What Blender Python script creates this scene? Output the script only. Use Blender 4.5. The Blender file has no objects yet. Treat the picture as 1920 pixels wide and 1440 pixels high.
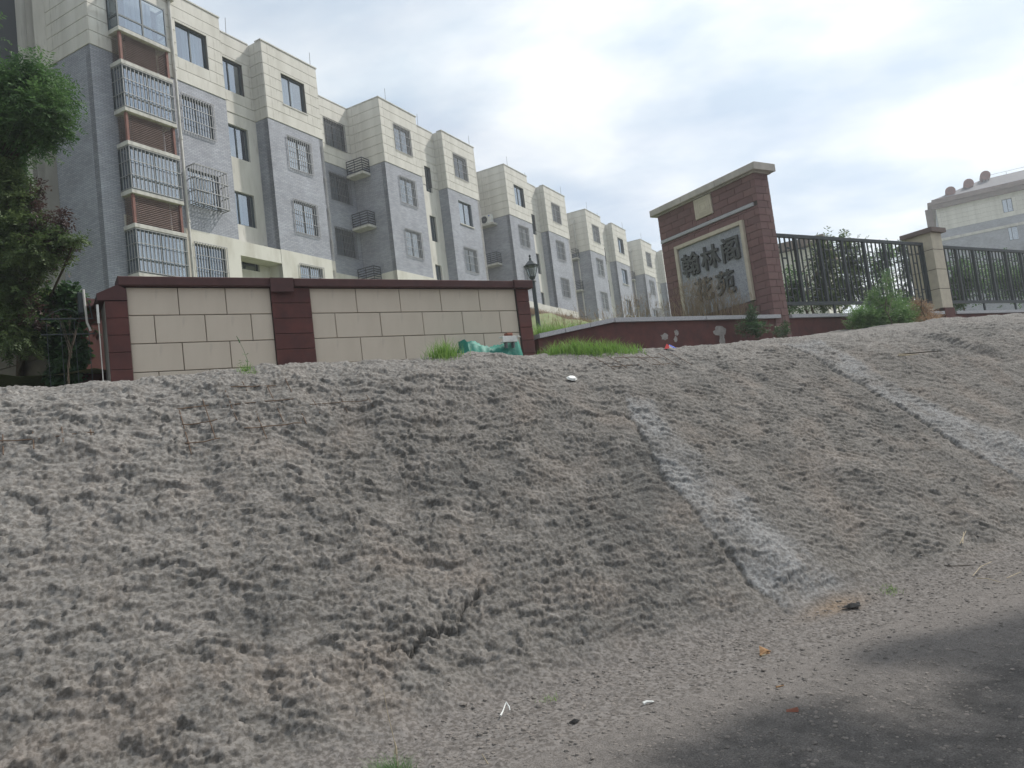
import bpy, math, random
import numpy as np
from mathutils import Vector, Matrix
random.seed(7); np.random.seed(7)
S = bpy.context.scene
COL = S.collection
rad = math.radians

# ------------------------------------------------------------------ camera
EYE = 1.6; PITCH = rad(4.6); ROLL = rad(7.0)
cam_d = bpy.data.cameras.new('camera'); cam = bpy.data.objects.new('camera', cam_d); COL.objects.link(cam)
cam_d.sensor_width = 36; cam_d.lens = 36 * 1443 / 1920; cam_d.clip_start = .05; cam_d.clip_end = 4000
_F = Vector((0, math.cos(PITCH), math.sin(PITCH))); _U0 = Vector((0, -math.sin(PITCH), math.cos(PITCH))); _R0 = Vector((1, 0, 0))
_R = math.cos(ROLL) * _R0 - math.sin(ROLL) * _U0; _U = math.sin(ROLL) * _R0 + math.cos(ROLL) * _U0
m = Matrix((( _R.x, _U.x, -_F.x, 0), (_R.y, _U.y, -_F.y, 0), (_R.z, _U.z, -_F.z, EYE), (0, 0, 0, 1)))
cam.matrix_world = m
S.camera = cam
S.render.resolution_x = 1024; S.render.resolution_y = 768

# ------------------------------------------------------------------ sky and sun
SUN_AZ, SUN_EL = 60.0, 48.0
W = bpy.data.worlds.new('World'); S.world = W; W.use_nodes = True
nt = W.node_tree; nt.nodes.clear()
def N(t, **k):
    n_ = nt.nodes.new(t)
    for a, b in k.items(): setattr(n_, a, b)
    return n_
L = lambda a, b: nt.links.new(a, b)
sky = N('ShaderNodeTexSky', sky_type='NISHITA', sun_disc=False, sun_elevation=rad(SUN_EL), sun_rotation=rad(SUN_AZ), air_density=1.0, dust_density=2.0)
bg1 = N('ShaderNodeBackground'); bg1.inputs[1].default_value = .10
L(sky.outputs[0], bg1.inputs[0])
tc = N('ShaderNodeTexCoord')
sep = N('ShaderNodeSeparateXYZ'); L(tc.outputs['Generated'], sep.inputs[0])
zc = N('ShaderNodeMath', operation='MAXIMUM'); L(sep.outputs[2], zc.inputs[0]); zc.inputs[1].default_value = 0.0
za = N('ShaderNodeMath', operation='ADD'); L(zc.outputs[0], za.inputs[0]); za.inputs[1].default_value = .22
dx = N('ShaderNodeMath', operation='DIVIDE'); L(sep.outputs[0], dx.inputs[0]); L(za.outputs[0], dx.inputs[1])
dy = N('ShaderNodeMath', operation='DIVIDE'); L(sep.outputs[1], dy.inputs[0]); L(za.outputs[0], dy.inputs[1])
cmb = N('ShaderNodeCombineXYZ'); L(dx.outputs[0], cmb.inputs[0]); L(dy.outputs[0], cmb.inputs[1])
mp = N('ShaderNodeMapping'); L(cmb.outputs[0], mp.inputs[0])
mp.inputs['Rotation'].default_value = (0, 0, rad(25)); mp.inputs['Scale'].default_value = (1.0, 1.35, 1)
mp.inputs['Location'].default_value = (3.1, .4, 0)
n1 = N('ShaderNodeTexNoise'); n1.inputs['Scale'].default_value = 1.15; n1.inputs['Detail'].default_value = 9; n1.inputs['Roughness'].default_value = .56; n1.inputs['Distortion'].default_value = .35
L(mp.outputs[0], n1.inputs['Vector'])
r1 = N('ShaderNodeValToRGB'); r1.color_ramp.elements[0].position = .36; r1.color_ramp.elements[1].position = .62
r1.color_ramp.elements[0].color = (.50, .50, .50, 1); r1.color_ramp.elements[1].color = (1, 1, 1, 1)
L(n1.outputs[0], r1.inputs[0])
# cloud brightness: second noise, and a glow round the veiled sun
n2 = N('ShaderNodeTexNoise'); n2.inputs['Scale'].default_value = 2.3; n2.inputs['Detail'].default_value = 7; n2.inputs['Roughness'].default_value = .5
L(mp.outputs[0], n2.inputs['Vector'])
r2 = N('ShaderNodeValToRGB'); r2.color_ramp.elements[0].position = .36; r2.color_ramp.elements[1].position = .62
r2.color_ramp.elements[0].color = (.56, .67, .77, 1); r2.color_ramp.elements[1].color = (.92, .95, .96, 1)
L(n2.outputs[0], r2.inputs[0])
sv = Vector((math.sin(rad(SUN_AZ)) * math.cos(rad(SUN_EL)), math.cos(rad(SUN_AZ)) * math.cos(rad(SUN_EL)), math.sin(rad(SUN_EL))))
nv = N('ShaderNodeVectorMath', operation='NORMALIZE'); L(tc.outputs['Generated'], nv.inputs[0])
dt = N('ShaderNodeVectorMath', operation='DOT_PRODUCT'); L(nv.outputs[0], dt.inputs[0]); dt.inputs[1].default_value = sv
gm = N('ShaderNodeMapRange'); L(dt.outputs['Value'], gm.inputs[0]); gm.inputs[1].default_value = .35; gm.inputs[2].default_value = 1.0; gm.inputs[3].default_value = .92; gm.inputs[4].default_value = 1.12
glow = N('ShaderNodeVectorMath', operation='SCALE'); L(r2.outputs[0], glow.inputs[0]); L(gm.outputs[0], glow.inputs['Scale'])
bg2 = N('ShaderNodeBackground'); L(glow.outputs[0], bg2.inputs[0]); bg2.inputs[1].default_value = .93
mx = N('ShaderNodeMixShader'); L(r1.outputs[0], mx.inputs[0]); L(bg1.outputs[0], mx.inputs[1]); L(bg2.outputs[0], mx.inputs[2])
wo = N('ShaderNodeOutputWorld'); L(mx.outputs[0], wo.inputs[0])

sd = bpy.data.lights.new('sun', 'SUN'); sd.energy = 3.2; sd.angle = rad(2.5); sd.color = (1, .96, .90)
sun = bpy.data.objects.new('sun', sd); COL.objects.link(sun)
sun.rotation_euler = sv.to_track_quat('Z', 'Y').to_euler()
S.view_settings.view_transform = 'Standard'; S.view_settings.look = 'None'
S.view_settings.gamma = 1; S.view_settings.use_curve_mapping = False
S.view_settings.exposure = 0.36

# ------------------------------------------------------------------ materials
def mat(name, col, rough=.85, col2=None, nscale=2.0, detail=6, stretch=(1, 1, 1), lo=.35, hi=.65, bump=0., bscale=40., spec=.3,
        metallic=0., col3=None, n3scale=.5, lo3=.5, hi3=.7, attr=None, bdist=.01):
    M = bpy.data.materials.new(name); M.use_nodes = True; t = M.node_tree; b = t.nodes['Principled BSDF']
    b.inputs['Roughness'].default_value = rough; b.inputs['Specular IOR Level'].default_value = spec; b.inputs['Metallic'].default_value = metallic
    c = (*col, 1); b.inputs['Base Color'].default_value = c
    tcn = t.nodes.new('ShaderNodeTexCoord'); mpn = t.nodes.new('ShaderNodeMapping'); mpn.inputs['Scale'].default_value = stretch
    t.links.new(tcn.outputs['Object'], mpn.inputs[0])
    last = None
    if attr:
        a = t.nodes.new('ShaderNodeAttribute'); a.attribute_name = attr; last = a.outputs['Color']
    def layer(last, c1, c2, sc, lo_, hi_, mul=False):
        n_ = t.nodes.new('ShaderNodeTexNoise'); n_.inputs['Scale'].default_value = sc; n_.inputs['Detail'].default_value = detail; n_.inputs['Roughness'].default_value = .6
        t.links.new(mpn.outputs[0], n_.inputs['Vector'])
        mr = t.nodes.new('ShaderNodeMapRange'); mr.inputs[1].default_value = lo_; mr.inputs[2].default_value = hi_; t.links.new(n_.outputs[0], mr.inputs[0])
        x = t.nodes.new('ShaderNodeMix'); x.data_type = 'RGBA'
        if mul: x.blend_type = 'MULTIPLY'
        t.links.new(mr.outputs[0], x.inputs[0])
        if last: t.links.new(last, x.inputs[6])
        else: x.inputs[6].default_value = (*c1, 1)
        x.inputs[7].default_value = (*c2, 1)
        return x.outputs[2]
    if col2: last = layer(last, col, col2, nscale, lo, hi, mul=bool(attr))
    if col3: last = layer(last, col, col3, n3scale, lo3, hi3)
    if last: t.links.new(last, b.inputs['Base Color'])
    if bump:
        n_ = t.nodes.new('ShaderNodeTexNoise'); n_.inputs['Scale'].default_value = bscale; n_.inputs['Detail'].default_value = 5; t.links.new(tcn.outputs['Object'], n_.inputs['Vector'])
        bm = t.nodes.new('ShaderNodeBump'); bm.inputs['Strength'].default_value = bump; bm.inputs['Distance'].default_value = bdist
        t.links.new(n_.outputs[0], bm.inputs['Height']); t.links.new(bm.outputs[0], b.inputs['Normal'])
    return M

def brick_mat(name, c1, c2, mortar, w, h, bumps=.4):
    M = bpy.data.materials.new(name); M.use_nodes = True; t = M.node_tree; b = t.nodes['Principled BSDF']; b.inputs['Roughness'].default_value = .7
    tcn = t.nodes.new('ShaderNodeTexCoord'); sp = t.nodes.new('ShaderNodeSeparateXYZ'); t.links.new(tcn.outputs['Object'], sp.inputs[0])
    ad = t.nodes.new('ShaderNodeMath'); ad.operation = 'SUBTRACT'; t.links.new(sp.outputs[0], ad.inputs[0]); t.links.new(sp.outputs[1], ad.inputs[1])
    cb = t.nodes.new('ShaderNodeCombineXYZ'); t.links.new(ad.outputs[0], cb.inputs[0]); t.links.new(sp.outputs[2], cb.inputs[1])
    br = t.nodes.new('ShaderNodeTexBrick'); t.links.new(cb.outputs[0], br.inputs['Vector'])
    br.inputs['Scale'].default_value = 1; br.inputs['Brick Width'].default_value = w; br.inputs['Row Height'].default_value = h
    br.inputs['Mortar Size'].default_value = .008; br.inputs['Mortar Smooth'].default_value = .3; br.inputs['Bias'].default_value = 0
    br.inputs['Color1'].default_value = (*c1, 1); br.inputs['Color2'].default_value = (*c2, 1); br.inputs['Mortar'].default_value = (*mortar, 1)
    n_ = t.nodes.new('ShaderNodeTexNoise'); n_.inputs['Scale'].default_value = .8; n_.inputs['Detail'].default_value = 8; n_.inputs['Roughness'].default_value = .65
    t.links.new(tcn.outputs['Object'], n_.inputs['Vector'])
    mr = t.nodes.new('ShaderNodeMapRange'); mr.inputs[1].default_value = .3; mr.inputs[2].default_value = .7; mr.inputs[3].default_value = .78; mr.inputs[4].default_value = 1.18; t.links.new(n_.outputs[0], mr.inputs[0])
    sc = t.nodes.new('ShaderNodeVectorMath'); sc.operation = 'SCALE'; t.links.new(br.outputs[0], sc.inputs[0]); t.links.new(mr.outputs[0], sc.inputs['Scale'])
    t.links.new(sc.outputs[0], b.inputs['Base Color'])
    bm = t.nodes.new('ShaderNodeBump'); bm.inputs['Strength'].default_value = bumps; bm.inputs['Distance'].default_value = .01; bm.invert = True
    t.links.new(br.outputs['Fac'], bm.inputs['Height']); t.links.new(bm.outputs[0], b.inputs['Normal'])
    return M

def glass_mat(name, tint, gfac):
    M = bpy.data.materials.new(name); M.use_nodes = True; t = M.node_tree; t.nodes.clear()
    o = t.nodes.new('ShaderNodeOutputMaterial'); g = t.nodes.new('ShaderNodeBsdfGlossy'); g.inputs['Roughness'].default_value = .03; g.inputs['Color'].default_value = (.8, .88, .95, 1)
    tr = t.nodes.new('ShaderNodeBsdfTransparent'); tr.inputs[0].default_value = (*tint, 1)
    n_ = t.nodes.new('ShaderNodeTexNoise'); n_.inputs['Scale'].default_value = .9
    bm = t.nodes.new('ShaderNodeBump'); bm.inputs['Strength'].default_value = .25; bm.inputs['Distance'].default_value = .02
    t.links.new(n_.outputs[0], bm.inputs['Height']); t.links.new(bm.outputs[0], g.inputs['Normal'])
    x = t.nodes.new('ShaderNodeMixShader'); x.inputs[0].default_value = gfac
    t.links.new(tr.outputs[0], x.inputs[1]); t.links.new(g.outputs[0], x.inputs[2]); t.links.new(x.outputs[0], o.inputs[0])
    return M

def leaf_mat(name, c1, c2, sc=1.5, trans=.35):
    M = bpy.data.materials.new(name); M.use_nodes = True; t = M.node_tree; t.nodes.clear()
    o = t.nodes.new('ShaderNodeOutputMaterial'); d = t.nodes.new('ShaderNodeBsdfPrincipled'); d.inputs['Roughness'].default_value = .55; d.inputs['Specular IOR Level'].default_value = .35
    tl = t.nodes.new('ShaderNodeBsdfTranslucent')
    a = t.nodes.new('ShaderNodeAttribute'); a.attribute_name = 'tint'
    tcn = t.nodes.new('ShaderNodeTexCoord'); n_ = t.nodes.new('ShaderNodeTexNoise'); n_.inputs['Scale'].default_value = sc; t.links.new(tcn.outputs['Object'], n_.inputs['Vector'])
    ad = t.nodes.new('ShaderNodeMath'); ad.operation = 'ADD'; t.links.new(a.outputs['Fac'], ad.inputs[0]); t.links.new(n_.outputs[0], ad.inputs[1])
    mr = t.nodes.new('ShaderNodeMapRange'); mr.inputs[1].default_value = .55; mr.inputs[2].default_value = 1.4; t.links.new(ad.outputs[0], mr.inputs[0])
    x = t.nodes.new('ShaderNodeMix'); x.data_type = 'RGBA'; x.inputs[6].default_value = (*c1, 1); x.inputs[7].default_value = (*c2, 1); t.links.new(mr.outputs[0], x.inputs[0])
    t.links.new(x.outputs[2], d.inputs['Base Color']); t.links.new(x.outputs[2], tl.inputs[0])
    ms = t.nodes.new('ShaderNodeMixShader'); ms.inputs[0].default_value = trans; t.links.new(d.outputs[0], ms.inputs[1]); t.links.new(tl.outputs[0], ms.inputs[2]); t.links.new(ms.outputs[0], o.inputs[0])
    return M

M = {}
M['cream'] = mat('cream_plaster', (.60, .583, .535), .9, (.46, .445, .40), 1.1, 9, (1.4, 1.4, .30), .40, .72, .15, 60, col3=(.36, .34, .30), n3scale=3.2, lo3=.57, hi3=.80)
M['joint'] = mat('dark_joint', (.11, .10, .09), .95)
M['base'] = mat('base_plaster', (.58, .567, .51), .9, (.40, .38, .32), 1.3, 9, (1, 1, .3), .45, .75, .15, 40)
M['greyplaster'] = mat('grey_plaster', (.30, .29, .26), .95, (.21, .20, .18), .9, 9, (1, 1, .5), .35, .65, .2, 40)
M['clad'] = brick_mat('grey_facing_brick', (.25, .265, .305), (.335, .35, .395), (.16, .165, .18), .24, .065, .5)
M['concrete'] = mat('pale_concrete', (.50, .49, .45), .9, (.30, .29, .27), 3, 9, (1, 1, .4), .45, .75, .3, 50)
M['frame'] = mat('dark_window_frame', (.035, .055, .06), .4, spec=.5)
M['glass'] = glass_mat('window_glass', (.50, .58, .63), .36)
M['curtain'] = mat('pale_curtain', (.27, .30, .33), .9, (.17, .19, .21), 5, 3, (1, 1, .08), .4, .62)
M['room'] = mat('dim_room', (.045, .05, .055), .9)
M['grille'] = mat('galvanised_bars', (.30, .30, .30), .5, spec=.5, metallic=.3)
M['grille_dark'] = mat('dull_dark_bars', (.15, .15, .16), .6)
M['louvre'] = mat('brown_louvre', (.235, .165, .14), .7, (.18, .125, .105), 3, 4)
M['redpost'] = mat('red_brown_post', (.20, .085, .065), .7, (.15, .07, .055), 4, 4)
M['pipe'] = mat('pale_plastic_pipe', (.55, .54, .51), .6, (.42, .41, .38), 3, 5)
M['black'] = mat('black_iron', (.026, .034, .038), .6, (.04, .048, .052), 12, 4, spec=.35)
M['white'] = mat('white_plastic', (.72, .73, .70), .5, (.5, .5, .48), 6, 4)
M['maroon'] = mat('maroon_wall_paint', (.120, .046, .040), .85, (.075, .034, .032), 4, 8, bump=.25, bscale=150, col3=(.13, .065, .058), n3scale=1.2, lo3=.55, hi3=.8)
M['maroon_cop'] = mat('maroon_coping_paint', (.085, .040, .038), .8, (.065, .032, .031), 5, 7, bump=.2, bscale=120)
M['panel'] = mat('beige_stone_paint', (.56, .49, .405), .9, (.48, .415, .34), 1.6, 9, (1, 1, .22), .42, .72, .3, bscale=220, col3=(.34, .30, .26), n3scale=5, lo3=.68, hi3=.9)
M['panel_shade'] = mat('shade_toned_stone_paint', (.15, .13, .105), .95, (.09, .08, .065), 2.0, 8)  # beige panel paint with the tree's shade put into the colour
M['groove'] = mat('dark_groove', (.075, .062, .055), .95)
M['granite'] = mat('grey_granite', (.44, .44, .45), .65, (.30, .30, .32), 60, 3, bump=.12, bscale=80, spec=.4)
M['signgranite'] = mat('speckled_sign_granite', (.38, .39, .41), .6, (.22, .23, .25), 45, 3, bump=.1, bscale=60, spec=.4)
M['signcream'] = mat('cream_stone_frame', (.52, .47, .37), .8, (.44, .39, .31), 6, 6, bump=.1, bscale=90)
M['letter'] = mat('dull_bronze_letter', (.085, .088, .080), .6, (.06, .062, .058), 7, 5, spec=.4)
M['signbrick'] = [mat('plum_brick_tile_%s' % k, c, .85, c2, 5, 6, bump=.3, bscale=100) for k, c, c2 in
                  (('a', (.185, .108, .100), (.155, .09, .085)), ('b', (.200, .118, .108), (.165, .10, .092)), ('c', (.168, .098, .092), (.14, .085, .08)))]
M['coping'] = mat('weathered_coping', (.46, .425, .38), .9, (.27, .25, .23), 2.5, 9, (1, 1, .6), .4, .7, .2, 60)
M['peel'] = mat('bare_render_patch', (.34, .32, .30), .95, (.24, .22, .21), 12, 6, bump=.4, bscale=60)
M['rust'] = mat('rusty_steel', (.085, .058, .042), .9, (.14, .09, .06), 30, 4)
M['soil'] = mat('dry_soil', (.17, .14, .11), .95, (.10, .085, .065), 3, 8, bump=.8, bscale=20, bdist=.05)
M['bank'] = mat('grassy_earth', (.14, .19, .07), .95, (.23, .24, .12), 1.2, 8, bump=.6, bscale=14, bdist=.05, col3=(.20, .15, .09), n3scale=.7, lo3=.56, hi3=.7)
M['roof'] = mat('grey_roof_tile', (.11, .11, .12), .8, (.08, .08, .09), 2, 6, (1, 1, 3))
M['eave'] = mat('brown_eave', (.18, .14, .12), .8, (.13, .10, .09), 1.5, 5)
M['tank'] = mat('red_tank', (.18, .07, .06), .6, (.12, .055, .05), 4, 4)
M['steel'] = mat('bright_steel', (.6, .6, .6), .3, metallic=.8)
M['green_tarp'] = mat('green_tarpaulin', (.012, .20, .145), .6, (.010, .13, .10), 6, 5, bump=.5, bscale=25, spec=.4)
M['bark'] = mat('bark', (.09, .07, .05), .95, (.05, .04, .03), 8, 6, (1, 1, .3), bump=.6, bscale=40)
M['stone'] = mat('dusty_pebble', (.215, .19, .17), .95, (.12, .11, .10), 9, 5, bump=.5, bscale=80)
M['brickred'] = mat('red_clay', (.20, .09, .065), .9, (.22, .08, .05), 12, 5)
M['wood'] = mat('split_wood', (.33, .20, .10), .9, (.17, .09, .045), 10, 5, (1, 1, 4))
M['straw'] = mat('bleached_straw', (.42, .36, .26), .9, (.28, .23, .16), 20, 3)
M['hole'] = mat('black_dirt', (.02, .02, .02), 1.0)
M['blue'] = mat('blue_plastic', (.02, .07, .45), .5)
M['redp'] = mat('red_plastic', (.45, .03, .03), .5)
M['lampglass'] = glass_mat('lantern_glass', (.75, .78, .76), .12)
M['leaf_green'] = leaf_mat('leaf_green', (.048, .105, .038), (.14, .24, .08), 1.4, .45)
M['leaf_olive'] = leaf_mat('leaf_olive', (.055, .09, .034), (.17, .23, .085), 1.6, .45)
M['leaf_purple'] = leaf_mat('leaf_purple', (.050, .030, .030), (.13, .08, .068), 2.0, .3)
M['leaf_vine'] = leaf_mat('leaf_vine', (.028, .07, .03), (.08, .15, .05), 2.5, .35)
M['leaf_bush'] = leaf_mat('leaf_bush', (.07, .15, .05), (.20, .32, .10), 4.0, .45)
M['leaf_dry'] = leaf_mat('leaf_dry', (.25, .16, .095), (.42, .30, .19), 4.0, .3)
M['grass'] = leaf_mat('grass_blade', (.11, .23, .04), (.32, .46, .12), 3.0, .45)
M['grass_pale'] = leaf_mat('pale_grass_blade', (.10, .15, .045), (.28, .32, .12), 1.0)
M['reed'] = leaf_mat('dry_reed', (.24, .18, .11), (.42, .34, .23), 2.0, .25)

# ------------------------------------------------------------------ mesh helpers
class MB:
    """collects boxes, tubes and sheets for one mesh"""
    def __init__(s, xf=None): s.v = []; s.f = []; s.xf = xf
    def add(s, vs, fs):
        o = len(s.v)
        if s.xf:
            ox, oy, a = s.xf; c, n_ = math.cos(a), math.sin(a)
            vs = [(ox + x * c - y * n_, oy + x * n_ + y * c, z) for x, y, z in vs]
        s.v += [tuple(p) for p in vs]; s.f += [tuple(o + i for i in f) for f in fs]; return s
    def box(s, x0, x1, y0, y1, z0, z1):
        return s.add([(x0, y0, z0), (x1, y0, z0), (x1, y1, z0), (x0, y1, z0), (x0, y0, z1), (x1, y0, z1), (x1, y1, z1), (x0, y1, z1)],
                     [(0, 3, 2, 1), (4, 5, 6, 7), (0, 1, 5, 4), (1, 2, 6, 5), (2, 3, 7, 6), (3, 0, 4, 7)])
    def cbox(s, x0, x1, y0, y1, z0, z1, c=.006):
        """block whose -y face has chamfered edges"""
        return s.add([(x0, y0 + c, z0), (x1, y0 + c, z0), (x1, y1, z0), (x0, y1, z0), (x0, y0 + c, z1), (x1, y0 + c, z1), (x1, y1, z1), (x0, y1, z1),
                      (x0 + c, y0, z0 + c), (x1 - c, y0, z0 + c), (x1 - c, y0, z1 - c), (x0 + c, y0, z1 - c)],
                     [(0, 3, 2, 1), (4, 5, 6, 7), (1, 2, 6, 5), (2, 3, 7, 6), (3, 0, 4, 7), (8, 9, 10, 11), (0, 1, 9, 8), (1, 5, 10, 9), (5, 4, 11, 10), (4, 0, 8, 11)])
    def tube(s, pts, r, n=6, r1=None, cap=True):
        pts = [Vector(p) for p in pts]; r1 = r if r1 is None else r1; vs = []; k = len(pts)
        for i, p in enumerate(pts):
            d = (pts[min(i + 1, k - 1)] - pts[max(i - 1, 0)]).normalized()
            a = d.orthogonal().normalized() if abs(d.z) < .9 else Vector((1, 0, 0)) - d * d.x; a.normalize(); b = d.cross(a)
            rr = r + (r1 - r) * i / max(k - 1, 1)
            for j in range(n):
                t_ = 2 * math.pi * j / n; vs.append(p + a * rr * math.cos(t_) + b * rr * math.sin(t_))
        fs = [(i * n + j, i * n + (j + 1) % n, (i + 1) * n + (j + 1) % n, (i + 1) * n + j) for i in range(k - 1) for j in range(n)]
        if cap: fs += [tuple(range(n))[::-1], tuple(range((k - 1) * n, k * n))]
        return s.add(vs, fs)
    def lathe(s, cx, cy, prof, n=12):
        vs = [(cx + r * math.cos(2 * math.pi * j / n), cy + r * math.sin(2 * math.pi * j / n), z) for r, z in prof for j in range(n)]
        fs = [(i * n + j, i * n + (j + 1) % n, (i + 1) * n + (j + 1) % n, (i + 1) * n + j) for i in range(len(prof) - 1) for j in range(n)]
        fs += [tuple(range(n))[::-1], tuple(range((len(prof) - 1) * n, len(prof) * n))]
        return s.add(vs, fs)
    def prism(s, poly, y0, y1):
        """poly in x,z pushed along y"""
        n = len(poly)
        return s.add([(x, y0, z) for x, z in poly] + [(x, y1, z) for x, z in poly],
                     [tuple(range(n)), tuple(range(n, 2 * n))[::-1]] + [(i, i + n, (i + 1) % n + n, (i + 1) % n) for i in range(n)])
    def mesh(s, name):
        me = bpy.data.meshes.new(name); me.from_pydata(s.v, [], s.f); me.update(); return me

def obj(name, me, mt=None, parent=None, loc=(0, 0, 0), rz=0., smooth=False):
    if isinstance(me, MB): me = me.mesh(name)
    if mt is not None and not me.materials: me.materials.append(mt)
    if smooth: me.polygons.foreach_set('use_smooth', [True] * len(me.polygons))
    o = bpy.data.objects.new(name, me); COL.objects.link(o)
    o.parent = parent; o.location = loc; o.rotation_euler = (0, 0, rz)
    return o
def tag(o, label=None, cat=None, group=None, kind=None):
    if label: o['label'] = label
    if cat: o['category'] = cat
    if group: o['group'] = group
    if kind: o['kind'] = kind
    return o
def thing(name, label, cat, loc=(0, 0, 0), rz=0., group=None):
    o = bpy.data.objects.new(name, None); COL.objects.link(o); o.location = loc; o.rotation_euler = (0, 0, rz); o.empty_display_size = .2
    return tag(o, label, cat, group)

def az(a): a = rad(a); return Vector((math.sin(a), math.cos(a), 0))
u = az(58); nn = az(-32)                      # along the street, and away from it
RZ_ST = rad(90 - 58)
def TN(t, n, z=0.): return Vector((t * u.x + n * nn.x, t * u.y + n * nn.y, z))
v = az(28.5); nf = az(118.5)                  # along the row of flats, and out of its facade
RZ_B = rad(90 - 28.5)

# ------------------------------------------------------------------ numpy noise
def _hash(ix, iy, sd_):
    h = (ix.astype(np.int64) * 374761393 + iy.astype(np.int64) * 668265263 + sd_ * 1442695041) & 0xffffffff
    h = ((h ^ (h >> 13)) * 1274126177) & 0xffffffff
    return ((h ^ (h >> 16)) & 0xffff) / 65535.0
def vnoise(x, y, sd_=0):
    """gradient noise in -1..1"""
    ix = np.floor(x); iy = np.floor(y); fx = x - ix; fy = y - iy
    ux = fx * fx * fx * (fx * (fx * 6 - 15) + 10); uy = fy * fy * fy * (fy * (fy * 6 - 15) + 10)
    def g(a, b, px, py):
        th = _hash(ix + a, iy + b, sd_) * 6.2831853; return np.cos(th) * px + np.sin(th) * py
    n00 = g(0, 0, fx, fy); n10 = g(1, 0, fx - 1, fy); n01 = g(0, 1, fx, fy - 1); n11 = g(1, 1, fx - 1, fy - 1)
    return ((n00 * (1 - ux) + n10 * ux) * (1 - uy) + (n01 * (1 - ux) + n11 * ux) * uy) * 1.5
def fbm(x, y, o=5, sd_=0, gain=.5, lac=2.03):
    a = 1.; s_ = np.zeros_like(x); tot = 0
    for k in range(o): s_ += a * vnoise(x, y, sd_ + k * 17); tot += a; a *= gain; x = x * lac + 3.7; y = y * lac + 1.3
    return s_ / tot
def billow(x, y, o=4, sd_=0, gain=.55):
    a = 1.; s_ = np.zeros_like(x); tot = 0
    for k in range(o): s_ += a * np.abs(vnoise(x, y, sd_ + k * 13)); tot += a; a *= gain; x = x * 2.1 + 5.1; y = y * 2.1 + 2.9
    return s_ / tot
def domes(x, y, fx, fy, sd_):
    """rounded grains of random height, cell noise"""
    X, Y = x * fx, y * fy; ix, iy = np.floor(X), np.floor(Y); best = np.full(X.shape, -9.)
    for a in (-1, 0, 1):
        for b in (-1, 0, 1):
            cx, cy = ix + a, iy + b; px = cx + .15 + .7 * _hash(cx, cy, sd_); py = cy + .15 + .7 * _hash(cx, cy, sd_ + 7); r = _hash(cx, cy, sd_ + 13)
            dd = ((X - px) ** 2 + (Y - py) ** 2) / (.35 + .5 * r); best = np.maximum(best, (.25 + .75 * r) * np.sqrt(np.clip(1 - dd, 0, 1)))
    return best
def sstep(a, b, x): k = np.clip((x - a) / (b - a), 0, 1); return k * k * (3 - 2 * k)
def smin(a, b, k): h = np.clip(.5 + .5 * (b - a) / k, 0, 1); return b * (1 - h) + a * h - k * h * (1 - h)
def smax(a, b, k): return -smin(-a, -b, k)

# ------------------------------------------------------------------ ground
TOE_T = [-10, -2, 1.4, 2.4, 4.1, 5.1, 8, 12, 30]; TOE_N = [4.3, 4.3, 4.35, 4.55, 4.42, 4.25, 3.95, 3.9, 3.9]
CR_T = [-10, -.2, .73, 1.96, 3.88, 4.84, 6.42, 8.92, 10.78, 12.2, 13.9, 16.2, 30]; CR_Z = [2.53, 2.53, 2.53, 2.59, 2.64, 2.62, 2.58, 2.65, 2.71, 2.74, 2.87, 2.93, 2.98]
def seg_dist(t, n, pts):
    """signed distance (positive to the right of travel) to a polyline"""
    best = np.full_like(t, 1e9); sg = np.ones_like(t)
    for (ax, ay), (bx, by) in zip(pts[:-1], pts[1:]):
        dx_, dy_ = bx - ax, by - ay; L2 = dx_ * dx_ + dy_ * dy_
        k = np.clip(((t - ax) * dx_ + (n - ay) * dy_) / L2, 0, 1)
        ex = t - ax - k * dx_; ey = n - ay - k * dy_; d = np.hypot(ex, ey); cr = dx_ * ey - dy_ * ex
        up = d < best; best = np.where(up, d, best); sg = np.where(up, np.where(cr > 0, -1., 1.), sg)
    return best, sg
B1L = [(5.45, 6.5), (5.25, 6.2), (4.96, 5.44), (4.95, 4.86), (4.93, 4.45), (5.0, 4.15)]
B1R = [(5.62, 6.5), (5.70, 6.2), (5.68, 5.51), (5.79, 4.97), (5.83, 4.45), (5.77, 4.15)]
B2L = [(8.9, 7.2), (8.99, 6.93), (9.14, 6.1), (9.25, 5.41), (9.32, 4.95), (9.45, 4.3)]
B2R = [(9.9, 7.2), (9.86, 6.88), (9.81, 5.95), (10.11, 5.48), (10.6, 5.0), (10.7, 4.3)]
CRK = [(.97, 4.75), (1.39, 4.78), (1.7, 4.80), (1.92, 4.82), (2.15, 4.90), (2.36, 4.93), (2.56, 5.06), (2.75, 5.12)]

def band(t, n, Lp, Rp):
    """0..1 inside a strip between two edges given as t(n)"""
    Lp = sorted([(b, a) for a, b in Lp]); Rp = sorted([(b, a) for a, b in Rp])
    wob = .09 * fbm(n * 3, t * 2, 4, 71) + .06 * fbm(n * 13, t * 9, 4, 72)
    l = np.interp(n, [p[0] for p in Lp], [p[1] for p in Lp]) + wob
    r = np.interp(n, [p[0] for p in Rp], [p[1] for p in Rp]) + .25 * fbm(n * 3, t * 3, 5, 73)
    lo_, hi_ = Lp[0][0], Lp[-1][0]
    endf = sstep(lo_, lo_ + .12, n) * (1 - sstep(hi_ - .25, hi_, n + .1 * fbm(t * 5, n * 5, 2, 74)))
    return l, r, endf

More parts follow.
